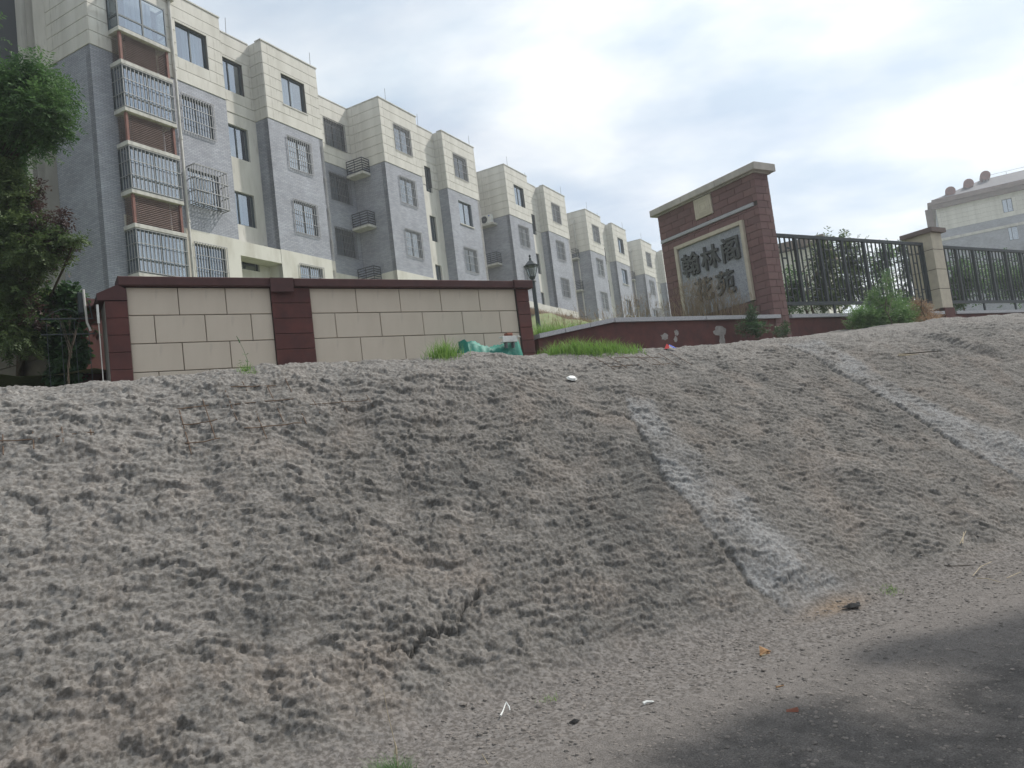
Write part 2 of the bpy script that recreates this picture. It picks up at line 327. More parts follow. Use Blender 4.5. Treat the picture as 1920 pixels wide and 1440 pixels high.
def base_z(t, n):
    toe = np.interp(t, TOE_T, TOE_N) + .10 * fbm(t * 1.1, t * 0 + 3.3, 3, 5)
    H = np.interp(t, CR_T, CR_Z) + .05 * fbm(t * .9, n * .3 + 9, 3, 6)
    mm = (H + .12) / (7.2 - toe)
    z = smin(mm * (n - toe), H + .09 * (n - 7.2), .45)
    road = .02 * (n - toe) * (n < toe)
    return smax(z, road, .22), toe, H

def ground(t, n):
    z, toe, H = base_z(t, n)
    sl = sstep(toe - .15, toe + .25, n)                     # 1 on the sprayed slope, 0 on the road
    q = sstep(6.9, 8.5, n)                                   # smoother above the crest
    # domain warp
    wx = .07 * fbm(t * 2.2, n * 2.2, 3, 11); wy = .07 * fbm(t * 2.2 + 40, n * 2.2, 3, 12)
    X, Y = t + wx, n + wy
    big = .055 * fbm(t * .8, n * .9, 3, 21) + .022 * fbm(X * 2.3, Y * 2.6, 2, 22)
    # ledges where the mesh sagged, running along the slope
    ph = Y * 6.4 + X * .25 + .75 * fbm(X * 1.4, Y * 1.4, 3, 31) + .25 * fbm(X * 7, Y * 7, 2, 34)
    saw = ph - np.floor(ph); led = np.where(saw < .92, saw / .92, (1 - saw) / .08)
    ledm = sstep(-.10, .30, fbm(X * .9 + 7, Y * 2.0, 3, 32)) * (1 - .35 * sstep(4.5, 8, t))
    ledge = -.019 * (led - .5) * ledm
    # close-set trowel-like ripples, a hand's width apart or less
    ph3 = (Y + .22 * X * sstep(3.5, 9, t)) * 15 + .9 * fbm(X * 2.0, Y * 2.0, 2, 35) + .45 * fbm(X * 8, Y * 9, 3, 36)
    s3 = ph3 - np.floor(ph3); l3_ = np.where(s3 < .8, s3 / .8, (1 - s3) / .2)
    ledge = ledge - .016 * (l3_ - .5) * sstep(-.30, .25, fbm(X * 1.7 + 3, Y * 4.5, 4, 37))
    # diagonal drag marks to the right
    ph2 = (Y * .75 + X * .55) * 9 + 1.4 * fbm(X * 2, Y * 2, 3, 33)
    drag = .010 * np.sin(ph2) * sstep(2.0, 6.0, t)
    # lumps: popcorn-like grains at several sizes
    mod = .45 + .75 * sstep(-.35, .35, fbm(t * 1.3 + 5, n * 1.3, 3, 62))
    mod2 = .5 + .8 * sstep(-.3, .3, fbm(t * 2.7 + 5, n * 3.7, 3, 63))
    lump = .019 * (billow(X * 4.5, Y * 15.0, 4, 41) - .3) + .007 * domes(X, Y, 8, 16, 42) * mod + .012 * domes(X + .3 * wy, Y, 15, 30, 43) * mod2 + .017 * domes(t + .4 * wx, n, 30, 56, 44) * mod2 - .003 * sstep(.34, .62, billow(X * 17, Y * 38, 2, 45)) * mod - .012
    # flakes: flat plates broken off, lower left
    fl = fbm(X * 3.6, Y * 7.5, 4, 66); flake = .018 * sstep(.03, .07, fl) * (1 - sstep(2.5, 5.5, t)) + .011 * sstep(.10, .15, fbm(X * 2.4 + 9, Y * 6.5, 4, 67)) 
    d = sl * (big + ledge + drag + lump * (1 - .25 * q) + flake) * (1 - .35 * q)
    # crack under an overhanging lip
    cd, sg = seg_dist(t + .05 * fbm(t * 6, n * 6, 4, 81), n + .11 * fbm(t * 9 + 9, n * 9, 4, 82), CRK)
    wcr = np.interp(t, [.9, 1.4, 1.8, 1.95, 2.3, 2.6, 2.8], [.0, .25, .35, 1., 1., .9, 0.])
    sdv = -cd * sg; wn_ = .7 + .6 * sstep(-.3, .3, fbm(t * 14, n * 14, 2, 86))
    d = d + sl * wcr * wn_ * (.024 * sstep(-.008, .012, sdv) * np.exp(-(np.maximum(sdv, 0) / .16) ** 2) - .045 * np.exp(-((sdv + .011) / .010) ** 2))
    # two later sprayed strips with a proud left edge
    masks = []
    for Lp, Rp, hh in ((B1L, B1R, .012), (B2L, B2R, .020)):
        l, r, e = band(t, n, Lp, Rp); a = sstep(l - .004, l + .012, t); b = 1 - sstep(r - .30, r + .02, t)
        mk = a * b * e; masks.append(mk)
        d = d + hh * mk - .035 * e * np.exp(-((t - (l - .03)) / .03) ** 2) * (.15 + .6 * sstep(-.2, .3, fbm(n * 2.2, t, 2, 83)))
        d = d + mk * .020 * (billow(t * 16, n * 20, 3, 84) - .3)
    # gully running down from the dry bush
    gx = np.interp(n, [5.5, 6.3, 7.0, 8.0], [13.2, 12.9, 12.2, 11.9]); d = d - .09 * np.exp(-((t - gx) / .22) ** 2) * sstep(5.7, 6.5, n) * (1 - sstep(7.6, 8.6, n))
    # road: fine rubble
    rd = (1 - sl) * (.010 * fbm(t * 1.7, n * 1.7, 4, 91) + .009 * fbm(t * 14, n * 14, 4, 92))
    rub = (1 - sl) * sstep(toe - 1.2, toe - .1, n + .3 * fbm(t * 2, n * 2, 3, 93)) * (.030 * (billow(t * 12, n * 14, 4, 94) - .25))
    # slope direction normal
    inc = np.where(n < 7.0, sl, sl * (1 - sstep(6.6, 7.4, n)))
    ang = rad(42) * inc
    dn = -np.sin(ang) * d; dz = np.cos(ang) * d + rd + rub
    return t, n + dn, z + dz, sl, masks, d, toe

def ground_color(t, n, sl, masks, d, toe):
    sh = t.shape
    def c(r, g, b): return np.stack([np.full(sh, r), np.full(sh, g), np.full(sh, b)], -1)
    def mix(a, b, k): return a * (1 - k[..., None]) + b * k[..., None]
    grey = c(.205, .188, .168); pink = c(.238, .208, .180); dark = c(.150, .142, .130); pale = c(.285, .265, .240)
    col = mix(grey, pink, sstep(-.05, .35, fbm(t * 1.6, n * 2.2, 5, 101)))
    col = mix(col, dark, .8 * sstep(.0, .45, fbm(t * .6 + 3, n * .8, 5, 102)))
    col = mix(col, pale, .75 * sstep(3.2, -.6, t + .8 * fbm(t, n, 3, 103)) * sstep(4.6, 6.3, n + .4 * fbm(t * 2, n * 2, 3, 104)))
    col = mix(col, pale, .75 * sstep(6.2, 7.3, n + .3 * fbm(t * 2, n * 3, 3, 105)))
    col = mix(col, c(.30, .272, .243), .45 * sstep(.15, .4, fbm(t * 2.6, n * 3.6, 4, 106)))
    blue = c(.300, .292, .280)
    for mk in masks: col = mix(col, blue, mk * (.35 + .55 * sstep(-.25, .25, fbm(t * 2.5, n * 2.5, 4, 107))))
    # tarmac below a dusty verge
    tar = mix(c(.098, .090, .083), c(.138, .125, .114), sstep(-.3, .3, fbm(t * 5, n * 5, 4, 108)))
    dust = c(.178, .160, .145)
    e = toe - 1.3 + .35 * fbm(t * 1.4, n * 1.4, 4, 109) - .3 * sstep(3.0, 6.0, t)
    dk = sstep(e - .5, e + .4, n + .12 * fbm(t * 6, n * 6, 3, 112)); dk = np.clip(dk + .4 * sstep(.1, .5, fbm(t * 2.4, n * 2.4, 4, 111)), 0, 1)
    rc = mix(tar, dust, dk)
    rust = np.exp(-(((t - 5.35) / .32) ** 2 + ((n - 4.1) / .10) ** 2)); 
    col = mix(rc, col, sl); col = mix(col, c(.24, .165, .10), .6 * rust)
    fine = 1 + .26 * fbm(t * 18, n * 36, 3, 121) + .16 * fbm(t * 5, n * 9, 3, 122)
    return col * fine[..., None] * (1 - .17 * sl)[..., None] * np.array([.975, 1.0, 1.035])

def grid_obj(name, ts, ns, mt, r0=0, smooth=True):
    T, Nn = np.meshgrid(ts, ns)
    t, n, z, sl, masks, d, toe = ground(T, Nn); colr = ground_color(T, Nn, sl, masks, d, toe)
    P = np.stack([t * u.x + n * nn.x, t * u.y + n * nn.y, z], -1).reshape(-1, 3).astype(np.float32)
    a, b = T.shape; idx = np.arange(a * b).reshape(a, b)
    q = np.stack([idx[:-1, :-1], idx[:-1, 1:], idx[1:, 1:], idx[1:, :-1]], -1).reshape(-1)
    me = bpy.data.meshes.new(name); me.vertices.add(a * b); me.vertices.foreach_set('co', P.ravel())
    k = len(q) // 4; me.loops.add(k * 4); me.loops.foreach_set('vertex_index', q.astype(np.int32))
    me.polygons.add(k); me.polygons.foreach_set('loop_start', np.arange(0, k * 4, 4, dtype=np.int32)); me.polygons.foreach_set('use_smooth', np.full(k, smooth))
    me.update(calc_edges=True)
    at = me.color_attributes.new('albedo', 'FLOAT_COLOR', 'POINT'); cc = np.ones((a * b, 4), np.float32); cc[:, :3] = colr.reshape(-1, 3); at.data.foreach_set('color', cc.ravel())
    o = obj(name, me, mt); tag(o, kind='structure'); return o

M['shotcrete'] = mat('sprayed_concrete', (.25, .23, .2), .95, (.60, .585, .57), 38, 3, lo=.42, hi=.58, attr='albedo', bump=.4, bscale=42, bdist=.009, spec=.1)
M['roadmat'] = mat('dusty_tarmac', (.1, .1, .1), .92, (.60, .58, .56), 120, 3, lo=.42, hi=.60, attr='albedo', bump=.8, bscale=70, bdist=.006, spec=.1)
ar = np.arange
ts = np.concatenate([ar(-9, -1.2, .12), ar(-1.2, 4.6, .0098), ar(4.6, 9, .017), ar(9, 15, .029), ar(15, 24, .055), ar(24, 40, .3)])
ts2 = np.concatenate([ar(-9, -1.2, .15), ar(-1.2, 7, .022), ar(7, 12, .04), ar(12, 40, .25)])
ns_s = np.concatenate([ar(3.6, 7.5, .0092), ar(7.5, 10.6, .05)])
NR = ns_s[0]
ns_r = np.concatenate([ar(-8, .4, .2), ar(.4, NR - .02, .022), [NR]])
grid_obj('embankment', ts, ns_s, M['shotcrete'])
# the road shares its upper edge row with the embankment
ts_r = ts
grid_obj('road', np.concatenate([ar(-9, -1.2, .12), ts[(ts >= -1.2) & (ts < 9)][::1], ts[ts >= 9]]), ns_r, M['roadmat'])
_gc = {}
def gz(t, n):
    """height of the finished surface near (t, n)"""
    a, b, z, *_ = ground(np.array([float(t)]), np.array([float(n)])); return float(z[0])
def on_ground(t, n, dz=0.): return TN(t, n, gz(t, n) + dz)

FAC = -24.0                                   # facade plane of the flats: P.nf == FAC
def hill_z(x, y):
    d = x * nf.x + y * nf.y - FAC; n_ = x * nn.x + y * nn.y; t_ = x * u.x + y * u.y
    k = np.clip((16.5 - d) / 14.5, 0, 1); k = k ** 1.25
    vv_ = x * v.x + y * v.y; top = 4.2 + 6.1 * sstep(38, 46, vv_)
    z = 3.42 + (top - 3.42) * k
    z = z - .9 * sstep(1.5, -.5, t_)
    z = np.where(n_ < 10.7, 3.1, np.where(n_ < 11.5, 3.1 + (n_ - 10.7) / .8 * (z - 3.1), z))
    return z + .10 * fbm(x * .7, y * .7, 3, 201)
def hill():
    xs = np.concatenate([ar(-60, -8, 2.), ar(-8, 22, .45), ar(22, 160, 4.)]); ys = np.concatenate([ar(-40, 4, 3.), ar(4, 40, .45), ar(40, 220, 4.)])
    X, Y = np.meshgrid(xs, ys); Z = hill_z(X, Y)
    # keep only what lies behind the wall line
    vs = np.stack([X, Y, Z], -1).reshape(-1, 3); a, b = X.shape; idx = ar(a * b).reshape(a, b)
    nq = (X * nn.x + Y * nn.y)
    keep = (nq[:-1, :-1] > 10.3)
    q = np.stack([idx[:-1, :-1], idx[:-1, 1:], idx[1:, 1:], idx[1:, :-1]], -1)[keep]
    me = bpy.data.meshes.new('hillside'); me.from_pydata(vs.tolist(), [], q.tolist()); me.update()
    tag(obj('hillside', me, M['bank'], smooth=True), kind='structure')
hill()
# terrain out to the horizon, low behind everything
g = MB(); R_ = 1500
g.add([(-R_, -R_, -.6), (R_, -R_, -.6), (R_, R_, -.6), (-R_, R_, -.6)], [(0, 1, 2, 3)])
tag(obj('ground', g, M['soil']), kind='structure')

hz = MB().box(-1510, 1510, -1510, 1510, -1.6, 34)
HZ = bpy.data.materials.new('haze'); HZ.use_nodes = True; HZ.node_tree.nodes.clear()
_o = HZ.node_tree.nodes.new('ShaderNodeOutputMaterial'); _v = HZ.node_tree.nodes.new('ShaderNodeVolumePrincipled')
_v.inputs['Color'].default_value = (.92, .95, 1, 1); _v.inputs['Density'].default_value = .0018; _v.inputs['Anisotropy'].default_value = .5
HZ.node_tree.links.new(_v.outputs[0], _o.inputs['Volume'])
tag(obj('haze', hz, HZ), kind='stuff')

# ------------------------------------------------------------------ flats
TOPZ = 13.0; BR0, BR1 = 3.4, 9.4
_cache = {}
def cached(key, fn):
    if key not in _cache: _cache[key] = fn()
    return _cache[key]

def plate(bld, name, xf, a0, a1, z0, z1, th, mt, holes=()):
    """wall plate facing -y in its own frame xf, with openings (a0,a1,z0,z1)"""
    hs = [h for h in holes if h[0] < a1 and h[1] > a0 and h[2] < z1 and h[3] > z0]
    mb = MB(xf); cuts = sorted({a0, a1, *[min(max(q, a0), a1) for h in hs for q in h[:2]]})
    for c0, c1 in zip(cuts[:-1], cuts[1:]):
        mid = (c0 + c1) / 2; zz = sorted([(max(h[2], z0), min(h[3], z1)) for h in hs if h[0] < mid < h[1]]); cur = z0
        for s0, s1 in zz:
            if s0 > cur + 1e-4: mb.box(c0, c1, 0, th, cur, s0)
            cur = max(cur, s1)
        if cur < z1 - 1e-4: mb.box(c0, c1, 0, th, cur, z1)
    return obj(name, mb, mt, bld)

def panels(bld, xf, a0, a1, z0, z1, holes=(), rows=7):
    """courses of cladding panels with open joints, proud of the wall"""
    h = (z1 - z0) / rows; g_ = .014
    for r in range(rows):
        s0, s1 = z0 + r * h + g_, z0 + (r + 1) * h
        segs = [(a0, a1)]
        for H_ in holes:
            if H_[2] < s1 - .02 and H_[3] > s0 + .02:
                new = []
                for sg in segs:
                    p, q = sg[:2]
                    if len(sg) == 4 or H_[0] >= q or H_[1] <= p: new.append(sg); continue
                    if H_[0] > p: new.append((p, H_[0]))
                    if H_[1] < q: new.append((H_[1], q))
                    lo_, hi_ = max(H_[2], s0), min(H_[3], s1)
                    if lo_ > s0 + .02: new.append((max(p, H_[0]), min(q, H_[1]), s0, lo_))
                    if hi_ < s1 - .02: new.append((max(p, H_[0]), min(q, H_[1]), hi_, s1))
                segs = [x for x in new]
        for sg in segs:
            if len(sg) == 2: p, q, y0, y1 = sg[0], sg[1], s0, s1
            else: p, q, y0, y1 = sg
            if q - p < .03 or y1 - y0 < .02: continue
            # same-size pieces share one mesh
            key = ('panel', round(q - p, 3), round(y1 - y0, 3))
            me = cached(key, lambda: MB().cbox(0, q - p, -.028, 0, 0, y1 - y0, .008).mesh('cladding_panel'))
            ox, oy, a = xf if xf else (0, 0, 0)
            obj('cladding_panel', me, M['cream'], bld, (ox + p * math.cos(a), oy + p * math.sin(a), y0), a)

def win_meshes(w, h, div, slide):
    f = .055
    fm = MB().box(0, w, .10, .16, 0, f).box(0, w, .10, .16, h - f, h).box(0, f, .10, .16, f, h - f).box(w - f, w, .10, .16, f, h - f)
    for i in range(1, div): x = w * i / div + slide; fm.box(x - .03, x + .03, .105, .165, f, h - f)
    pm = MB().add([(f, .135, f), (w - f, .135, f), (w - f, .135, h - f), (f, .135, h - f)], [(0, 1, 2, 3)])
    return fm.mesh('window'), pm.mesh('pane')
def curtain_mesh(w, h, x0, x1, seed):
    rng = random.Random(seed); mb = MB(); n = 18; vs = []; fs = []
    for i in range(n + 1):
        x = x0 + (x1 - x0) * i / n; y = .23 + .012 * math.sin(i * 1.9 + rng.random()) ; vs += [(x, y, .02), (x, y, h - .02)]
    fs = [(2 * i, 2 * i + 2, 2 * i + 3, 2 * i + 1) for i in range(n)]
    return mb.add(vs, fs).mesh('curtain')
def grille_mesh(w, h, out, nb, rails, r=.0105):
    mb = MB(); e = .03
    x0, x1, z0, z1 = -e, w + e, -e, h + e
    y = -out
    for i in range(nb + 1):
        x = x0 + (x1 - x0) * i / nb; mb.box(x - r, x + r, y - r, y + r, z0, z1)
    for k in range(rails + 1):
        z = z0 + (z1 - z0) * k / rails; mb.box(x0, x1, y - r * 2.9, y - r * 1.05, z - r, z + r)
    if out > .1:
        for x in (x0, x1):
            for k in range(rails + 1):
                z = z0 + (z1 - z0) * k / rails; mb.box(x - r, x + r, y + r * 1.1, 0, z - r, z + r)
            yy = y + .13
            while yy < -.04: mb.box(x - r, x + r, yy - r, yy + r, z0, z1); yy += .13
        for i in range(nb + 1):
            x = x0 + (x1 - x0) * i / nb; mb.box(x - r * .9, x + r * .9, y + r * 1.1, 0, z0 - r, z0 + r * .9)
    return mb.mesh('security_grille')

def window(bld, xf, a, z, w, h, kind='plain', seed=0, dark=False, sill=False):
    ox, oy, an = xf if xf else (0, 0, 0)
    rng = random.Random(seed * 13 + 5)
    slide = rng.choice([0, -.12, .10]) if kind == 'plain' else 0
    fm, pm = cached(('w', round(w, 2), round(h, 2), slide), lambda: win_meshes(w, h, 2, slide))
    o = obj('window', fm, M['frame'], bld, (ox + a * math.cos(an), oy + a * math.sin(an), z), an)
    obj('pane', pm, M['glass'], o)
    ck = rng.randrange(5); x0 = (.06, w * .25, w * .3, w * .12, w * .45)[ck]; x1 = (w * .5, w * .72, w * .85, w * .62, w * .94)[ck]
    cm = cached(('c', round(w, 2), round(h, 2), ck), lambda: curtain_mesh(w, h, x0, x1, ck))
    obj('curtain', cm, M['curtain'], o)
    if kind == 'grille':
        obj('security_grille', cached(('g', round(w, 2), round(h, 2)), lambda: grille_mesh(w, h, .045, max(6, int(w / .125)), 3)) if not dark else
            cached(('gd', round(w, 2), round(h, 2)), lambda: grille_mesh(w, h, .045, max(6, int(w / .115)), 4)), M['grille_dark' if dark else 'grille'], o)
    if kind == 'cage':
        obj('security_grille', cached(('cg', round(w, 2), round(h, 2)), lambda: grille_mesh(w, h, .42, 11, 3, .015)), M['grille'], o)
    if sill: obj('sill', cached(('s', round(w, 2)), lambda: MB().box(-.05, w + .05, -.05, .06, -.07, 0).mesh('sill')), M['concrete'], o)
    return o

def ac_ledge(bld, x1, y0, y1, z, dark=True):
    """small slab on the side wall with a dark railing round it"""
    o = obj('air_conditioner_ledge', cached('acs', lambda: MB().box(-.66, 0, 0, 1.15, -.13, 0).mesh('air_conditioner_ledge')), M['concrete'], bld, (x1, y0, z))
    def rl():
        mb = MB(); r = .014
        for (x, y) in ((-.62, .04), (-.62, 1.1), (-.03, .04), (-.62, .57)): mb.box(x - r, x + r, y - r, y + r, 0, .78)
        for k in range(6):
            z_ = .08 + k * .135; mb.box(-.62 - .018, -.62 + .018, .04 + r, 1.1 - r, z_ - .022, z_ + .022); mb.box(-.62 + r, -.03 - r, .04 - .018, .04 + .018, z_ - .022, z_ + .022)
        return mb.mesh('railing')
    obj('railing', cached('acr', rl), M['black'], o)
    return o

def build_unit(label, vpos, zoff, w1, gap, rec, win1, wing, seed, kinds1, kinds2, first=False, ledges=(), pipe=False):
    P0 = v * vpos + nf * FAC; B = thing('apartment_building', label, 'building', (P0.x, P0.y, 8.0 + zoff), RZ_B, 'blocks of the row of flats')
    th = .26; D = 2.2 if not first else 2.42
    x2 = w1 + gap; w2 = rec; DG = .65 if not first else .75
    zw = [1.40 + 3 * k for k in range(4)]; hh = 1.48
    # faces: (frame, a0, a1, brick?, holes, windows)
    hol1 = [(win1, win1 + 1.5, z, z + hh) for z in zw]; hol2 = [(x2 + wing, x2 + wing + 1.5, z, z + hh) for z in zw]
    if first: hol1 += [(.75, 2.85, zz_, zz_ + 1.6) for zz_ in (1.2, 4.2, 7.2, 10.2)]
    if first: holg = [(w1 + .35, w1 + 1.78, z, z + hh) for z in zw[1:]] + [(w1 + .5, w1 + 1.7, 2.45, 3.0)]
    else: holg = [(w1 + 1.3, w1 + 1.95, z, z + hh + .1) for z in (3.0, 6.0, 9.05)]
    faces = [(None, .0, w1, True, hol1), ((0, DG, 0), w1, x2 + .02, False, holg), (None, x2, x2 + w2, True, hol2)]
    def face(xf, a0, a1, brick, holes, top=TOPZ):
        bm = M['clad'] if brick else M['cream']
        if first and xf is None and a0 == 0:
            plate(B, 'brick_wall', xf, a0, .78, -3.5, BR0, th, M['clad'], ()); plate(B, 'base_wall', xf, .78, a1, -3.5, BR0, th, M['base'], holes)
        else: plate(B, 'base_wall', xf, a0, a1, -3.5, BR0, th, M['clad'] if first and xf and xf[0] == 0 and xf[2] < 0 else M['base'], holes)
        plate(B, 'brick_wall' if brick else 'rendered_wall', xf, a0, a1, BR0, BR1, th, bm, holes)
        plate(B, 'upper_wall', xf, a0, a1, BR1, top, th, M['joint'], holes)
        panels(B, xf, a0, a1, BR1, top, holes)
    for f in faces: face(*f)
    side1 = (0, D, -math.pi / 2); face(side1, 0, D - .001, True, ())
    side2 = (x2, DG, -math.pi / 2); face(side2, 0, DG - .001, True, ())
    if not first:
        rx = (-4.95, D, 0); holr = [(2.9, 4.5, z + .02, z + hh + .02) for z in zw]
        face(rx, .0, 4.94, True, holr)
        for i, h_ in enumerate(holr): window(B, rx, h_[0], h_[2], 1.6, hh, 'grille', seed + 40 + i, dark=True)
    # far end wall, roof, dark core behind the windows
    plate(B, 'end_wall', (x2 + w2, 0, math.pi / 2), .0, 12, -3.5, TOPZ, th, M['cream'])
    plate(B, 'back_wall', (x2 + w2, 12, math.pi), .0, x2 + w2 + 4.9, -3.5, TOPZ, th, M['cream'])
    core = MB().box(.5, w1 - .3, .62, 11.6, -3.4, TOPZ - .45).box(w1 - .29, x2 + .4, 1.4, 11.6, -3.4, TOPZ - .45).box(x2 + .41, x2 + w2 - .3, .62, 11.6, -3.4, TOPZ - .45)
    core.box(-4.9, .49, D + .62, 11.6, -3.4, TOPZ - .45); obj('core', core, M['room'], B)
    cp = MB().box(-.05, w1 + .03, -.06, th + .05, TOPZ + .002, TOPZ + .06).box(w1 + .031, x2 - .051, DG - .05, DG + th, TOPZ + .002, TOPZ + .06).box(x2 - .05, x2 + w2 + .05, -.06, th + .05, TOPZ + .002, TOPZ + .06)
    cp.box(-.05, th, th + .051, D + .1, TOPZ + .002, TOPZ + .06)
    if not first: cp.box(-5.0, -.052, D - .05, D + th, TOPZ + .002, TOPZ + .06)
    obj('roof_coping', cp, M['concrete'], B)
    # windows
    for i, z in enumerate(zw):
        window(B, None, win1, z, 1.5, hh, kinds1[i], seed + i, sill=False)
        window(B, None, x2 + wing, z, 1.5, hh, kinds2[i], seed + 10 + i, sill=(kinds2[i] == 'plain'))
    for i, h_ in enumerate(holg): window(B, (0, DG, 0), h_[0], h_[2], h_[1] - h_[0], h_[3] - h_[2], 'plain', seed + 20 + i)
    # beam over the sunken entrance
    obj('beam', MB().box(w1 + .002, x2 - .002, .01, DG - .01, 2.75, BR0 - .03), M['base'], B)
    for z in ledges: ac_ledge(B, -.03, D - 1.2, 0, z)
    if pipe:
        mb = MB().tube([(-.10, D - 1.05, -3), (-.10, D - 1.05, TOPZ - 1.0)], .06, 10).box(-.22, -.005, D - 1.17, D - .93, TOPZ - 1.0, TOPZ - .72)
        for z in (0, 3, 6, 9): mb.box(-.17, -.002, D - 1.13, D - .97, z, z + .07)
        obj('downpipe', mb, M['pipe'], B)
    rods = MB()
    for x, y in ((.9, .15), (w1 + gap * .5, DG + .1), (x2 + w2 - .1, .2)): rods.tube([(x, y, TOPZ), (x + .05, y, TOPZ + .9)], .012, 5)
    obj('lightning_rod', rods, M['grille_dark'], B)
    return B

A = build_unit('nearest grey and cream block of flats with a louvred balcony column and long white downpipe', 16.38, 0, 5.93, 2.30, 3.5, 3.68, 1.07, 1,
               ['grille', 'cage', 'grille', 'plain'], ['grille', 'grille', 'grille', 'plain'], first=True)
build_unit('second block of flats, with three dark railed ledges in its shaded recess', 32.97, .28, 3.45, 2.65, 3.75, 1.15, 1.08, 101,
           ['grille'] * 4, ['grille', 'grille', 'plain', 'grille'], ledges=(3.0, 6.05, 9.0))
build_unit('third block of flats, with a white outdoor air conditioner high on its shaded side wall', 46.85, .25, 3.45, 2.75, 3.9, 1.15, 1.1, 201,
           ['grille', 'grille', 'grille', 'plain'], ['grille'] * 4, ledges=(3.0, 6.1))
build_unit('fourth block of flats, with a pale downpipe on its side, rising behind the dry reeds', 61.1, .1, 3.45, 2.75, 3.7, 1.15, 1.1, 301,
           ['plain', 'grille', 'grille', 'grille'], ['plain', 'plain', 'plain', 'plain'], ledges=(3.0, 6.1, 8.9), pipe=True)
build_unit('farthest block of flats, partly hidden by the plum brick sign wall', 75.3, .0, 3.45, 3.6, 4.2, 1.15, 1.1, 401,
           ['grille', 'cage', 'grille', 'grille'], ['grille'] * 4, ledges=(3.0, 6.1, 9.0), pipe=True)

# extra features of the nearest block
def balconies():
    x0, x1, y0 = .80, 2.80, -.55
    for k in range(5):
        zb = 7.18 - 3.0 * (k - 1) if True else 0      # floor of the glazed part
        zb = 10.18 - 3.0 * k
        zt = zb + 1.58
        def slab(z, t_=.15):
            obj('balcony_slab', cached(('bs', t_), lambda: MB().cbox(-.07, x1 - x0 + .07, -.62, -.002, 0, t_, .01).mesh('balcony_slab')), M['concrete'], A, (x0, 0, z))
        if k < 4: slab(zb - .16)
        if k > 0 and k < 5: slab(zt + .02)
        if k < 4:
            W_, H_ = x1 - x0, zt - zb
            def fr():
                mb = MB(); f = .03
                for x in (0, W_ * .5, W_): 
                    mb.box(x - f, x + f, y0, y0 + .05, .0, H_)
                for z in (0.03, .48, H_ - .04): mb.box(.03, W_ - .03, y0 + .003, y0 + .047, z - f, z + f)
                for x in (0, W_):
                    mb.box(x - f, x + f, -.08, -.03, 0, H_)
                    for z in (0.03, .48, H_ - .04): mb.box(x - f * .9, x + f * .9, y0 + .05, -.08, z - f, z + f)
                return mb.mesh('bay_window')
            b = obj('bay_window', cached('bay', fr), M['frame'], A, (x0, 0, zb))
            obj('pane', cached('bayp', lambda: MB().add([(.02, y0 + .025, 0), (W_ - .02, y0 + .025, 0), (W_ - .02, y0 + .025, H_), (.02, y0 + .025, H_)], [(0, 1, 2, 3)]).add([(0, y0 + .03, 0), (0, -.03, 0), (0, -.03, H_), (0, y0 + .03, H_)], [(0, 1, 2, 3)]).add([(W_, y0 + .03, 0), (W_, -.03, 0), (W_, -.03, H_), (W_, y0 + .03, H_)], [(0, 1, 2, 3)]).mesh('pane')), M['glass'], b)
            cm = cached(('bc', k % 2), lambda: curtain_mesh(W_, H_, .45 - .2 * (k % 2), W_ - .45, 60 + k))
            c = obj('curtain', cm, M['curtain'], b, (0, -.55, 0))
            if k > 0:
                def gr():
                    mb = MB(); r = .0105; o_ = .07; nb = 13
                    for i in range(nb + 1): x = -.04 + (W_ + .08) * i / nb; mb.box(x - r, x + r, y0 - o_, y0 - o_ + 2 * r, 0, H_)
                    for z in (.03, .52, 1.04, H_ - .03): mb.box(-.04, W_ + .04, y0 - o_ - 2.2 * r, y0 - o_ - .1 * r, z - r, z + r)
                    for xs_ in (-.06, W_ + .06):
                        for i in range(1, 4): y = y0 - o_ + .15 * i; mb.box(xs_ - r, xs_ + r, y - r, y + r, 0, H_)
                        for z in (.03, .52, 1.04, H_ - .03): mb.box(xs_ - r, xs_ + r, y0 - o_ + 2.2 * r, -.02, z - r * .9, z + r * .9)
                    return mb.mesh('security_grille')
                obj('security_grille', cached('bg', gr), M['grille'], b)
        # louvred box below this floor
        lz0, lz1 = zb - 3.0 + 1.75, zb - .16
        def lv():
            mb = MB(); Hl = lz1 - lz0; n_ = 15
            for i in range(n_):
                z = .03 + i * (Hl - .06) / n_
                mb.add([(.08, -.50, z), (x1 - x0 - .08, -.50, z), (x1 - x0 - .08, -.44, z + .062), (.08, -.44, z + .062), (.08, -.44, z + .050), (x1 - x0 - .08, -.44, z + .050)], [(0, 1, 2, 3), (0, 3, 4), (0, 4, 5, 1)])
                mb.add([(.02, -.44, z), (.02, -.02, z), (.07, -.02, z + .062), (.07, -.44, z + .062)], [(0, 1, 2, 3)])
                mb.add([(x1 - x0 - .02, -.44, z), (x1 - x0 - .02, -.02, z), (x1 - x0 - .07, -.02, z + .062), (x1 - x0 - .07, -.44, z + .062)], [(0, 1, 2, 3)])
            return mb.mesh('louvre')
        lo_ = obj('louvre', cached('louvre', lv), M['louvre'], A, (x0, 0, lz0))
        def bk(): return MB().box(.3, x1 - x0 - .45, -.42, -.40, .0, lz1 - lz0).mesh('backing_board')
        obj('backing_board', cached('lbk', bk), M['louvre'], lo_)
        for x in (.035, x1 - x0 - .035):
            obj('post', cached('lpost', lambda: MB().box(-.045, .045, -.545, -.455, 0, lz1 - lz0 - .002).mesh('post')), M['redpost'], lo_, (x, 0, .001))
balconies()
mb = MB().tube([(3.42, -.10, -3), (3.42, -.10, 12.55)], .055, 10).lathe(3.42, -.10, [(.07, -.2), (.07, .0)], 10)
for z in (0.6, 3.6, 6.9, 9.7): mb.lathe(3.42, -.10, [(.072, z), (.072, z + .12)], 10)
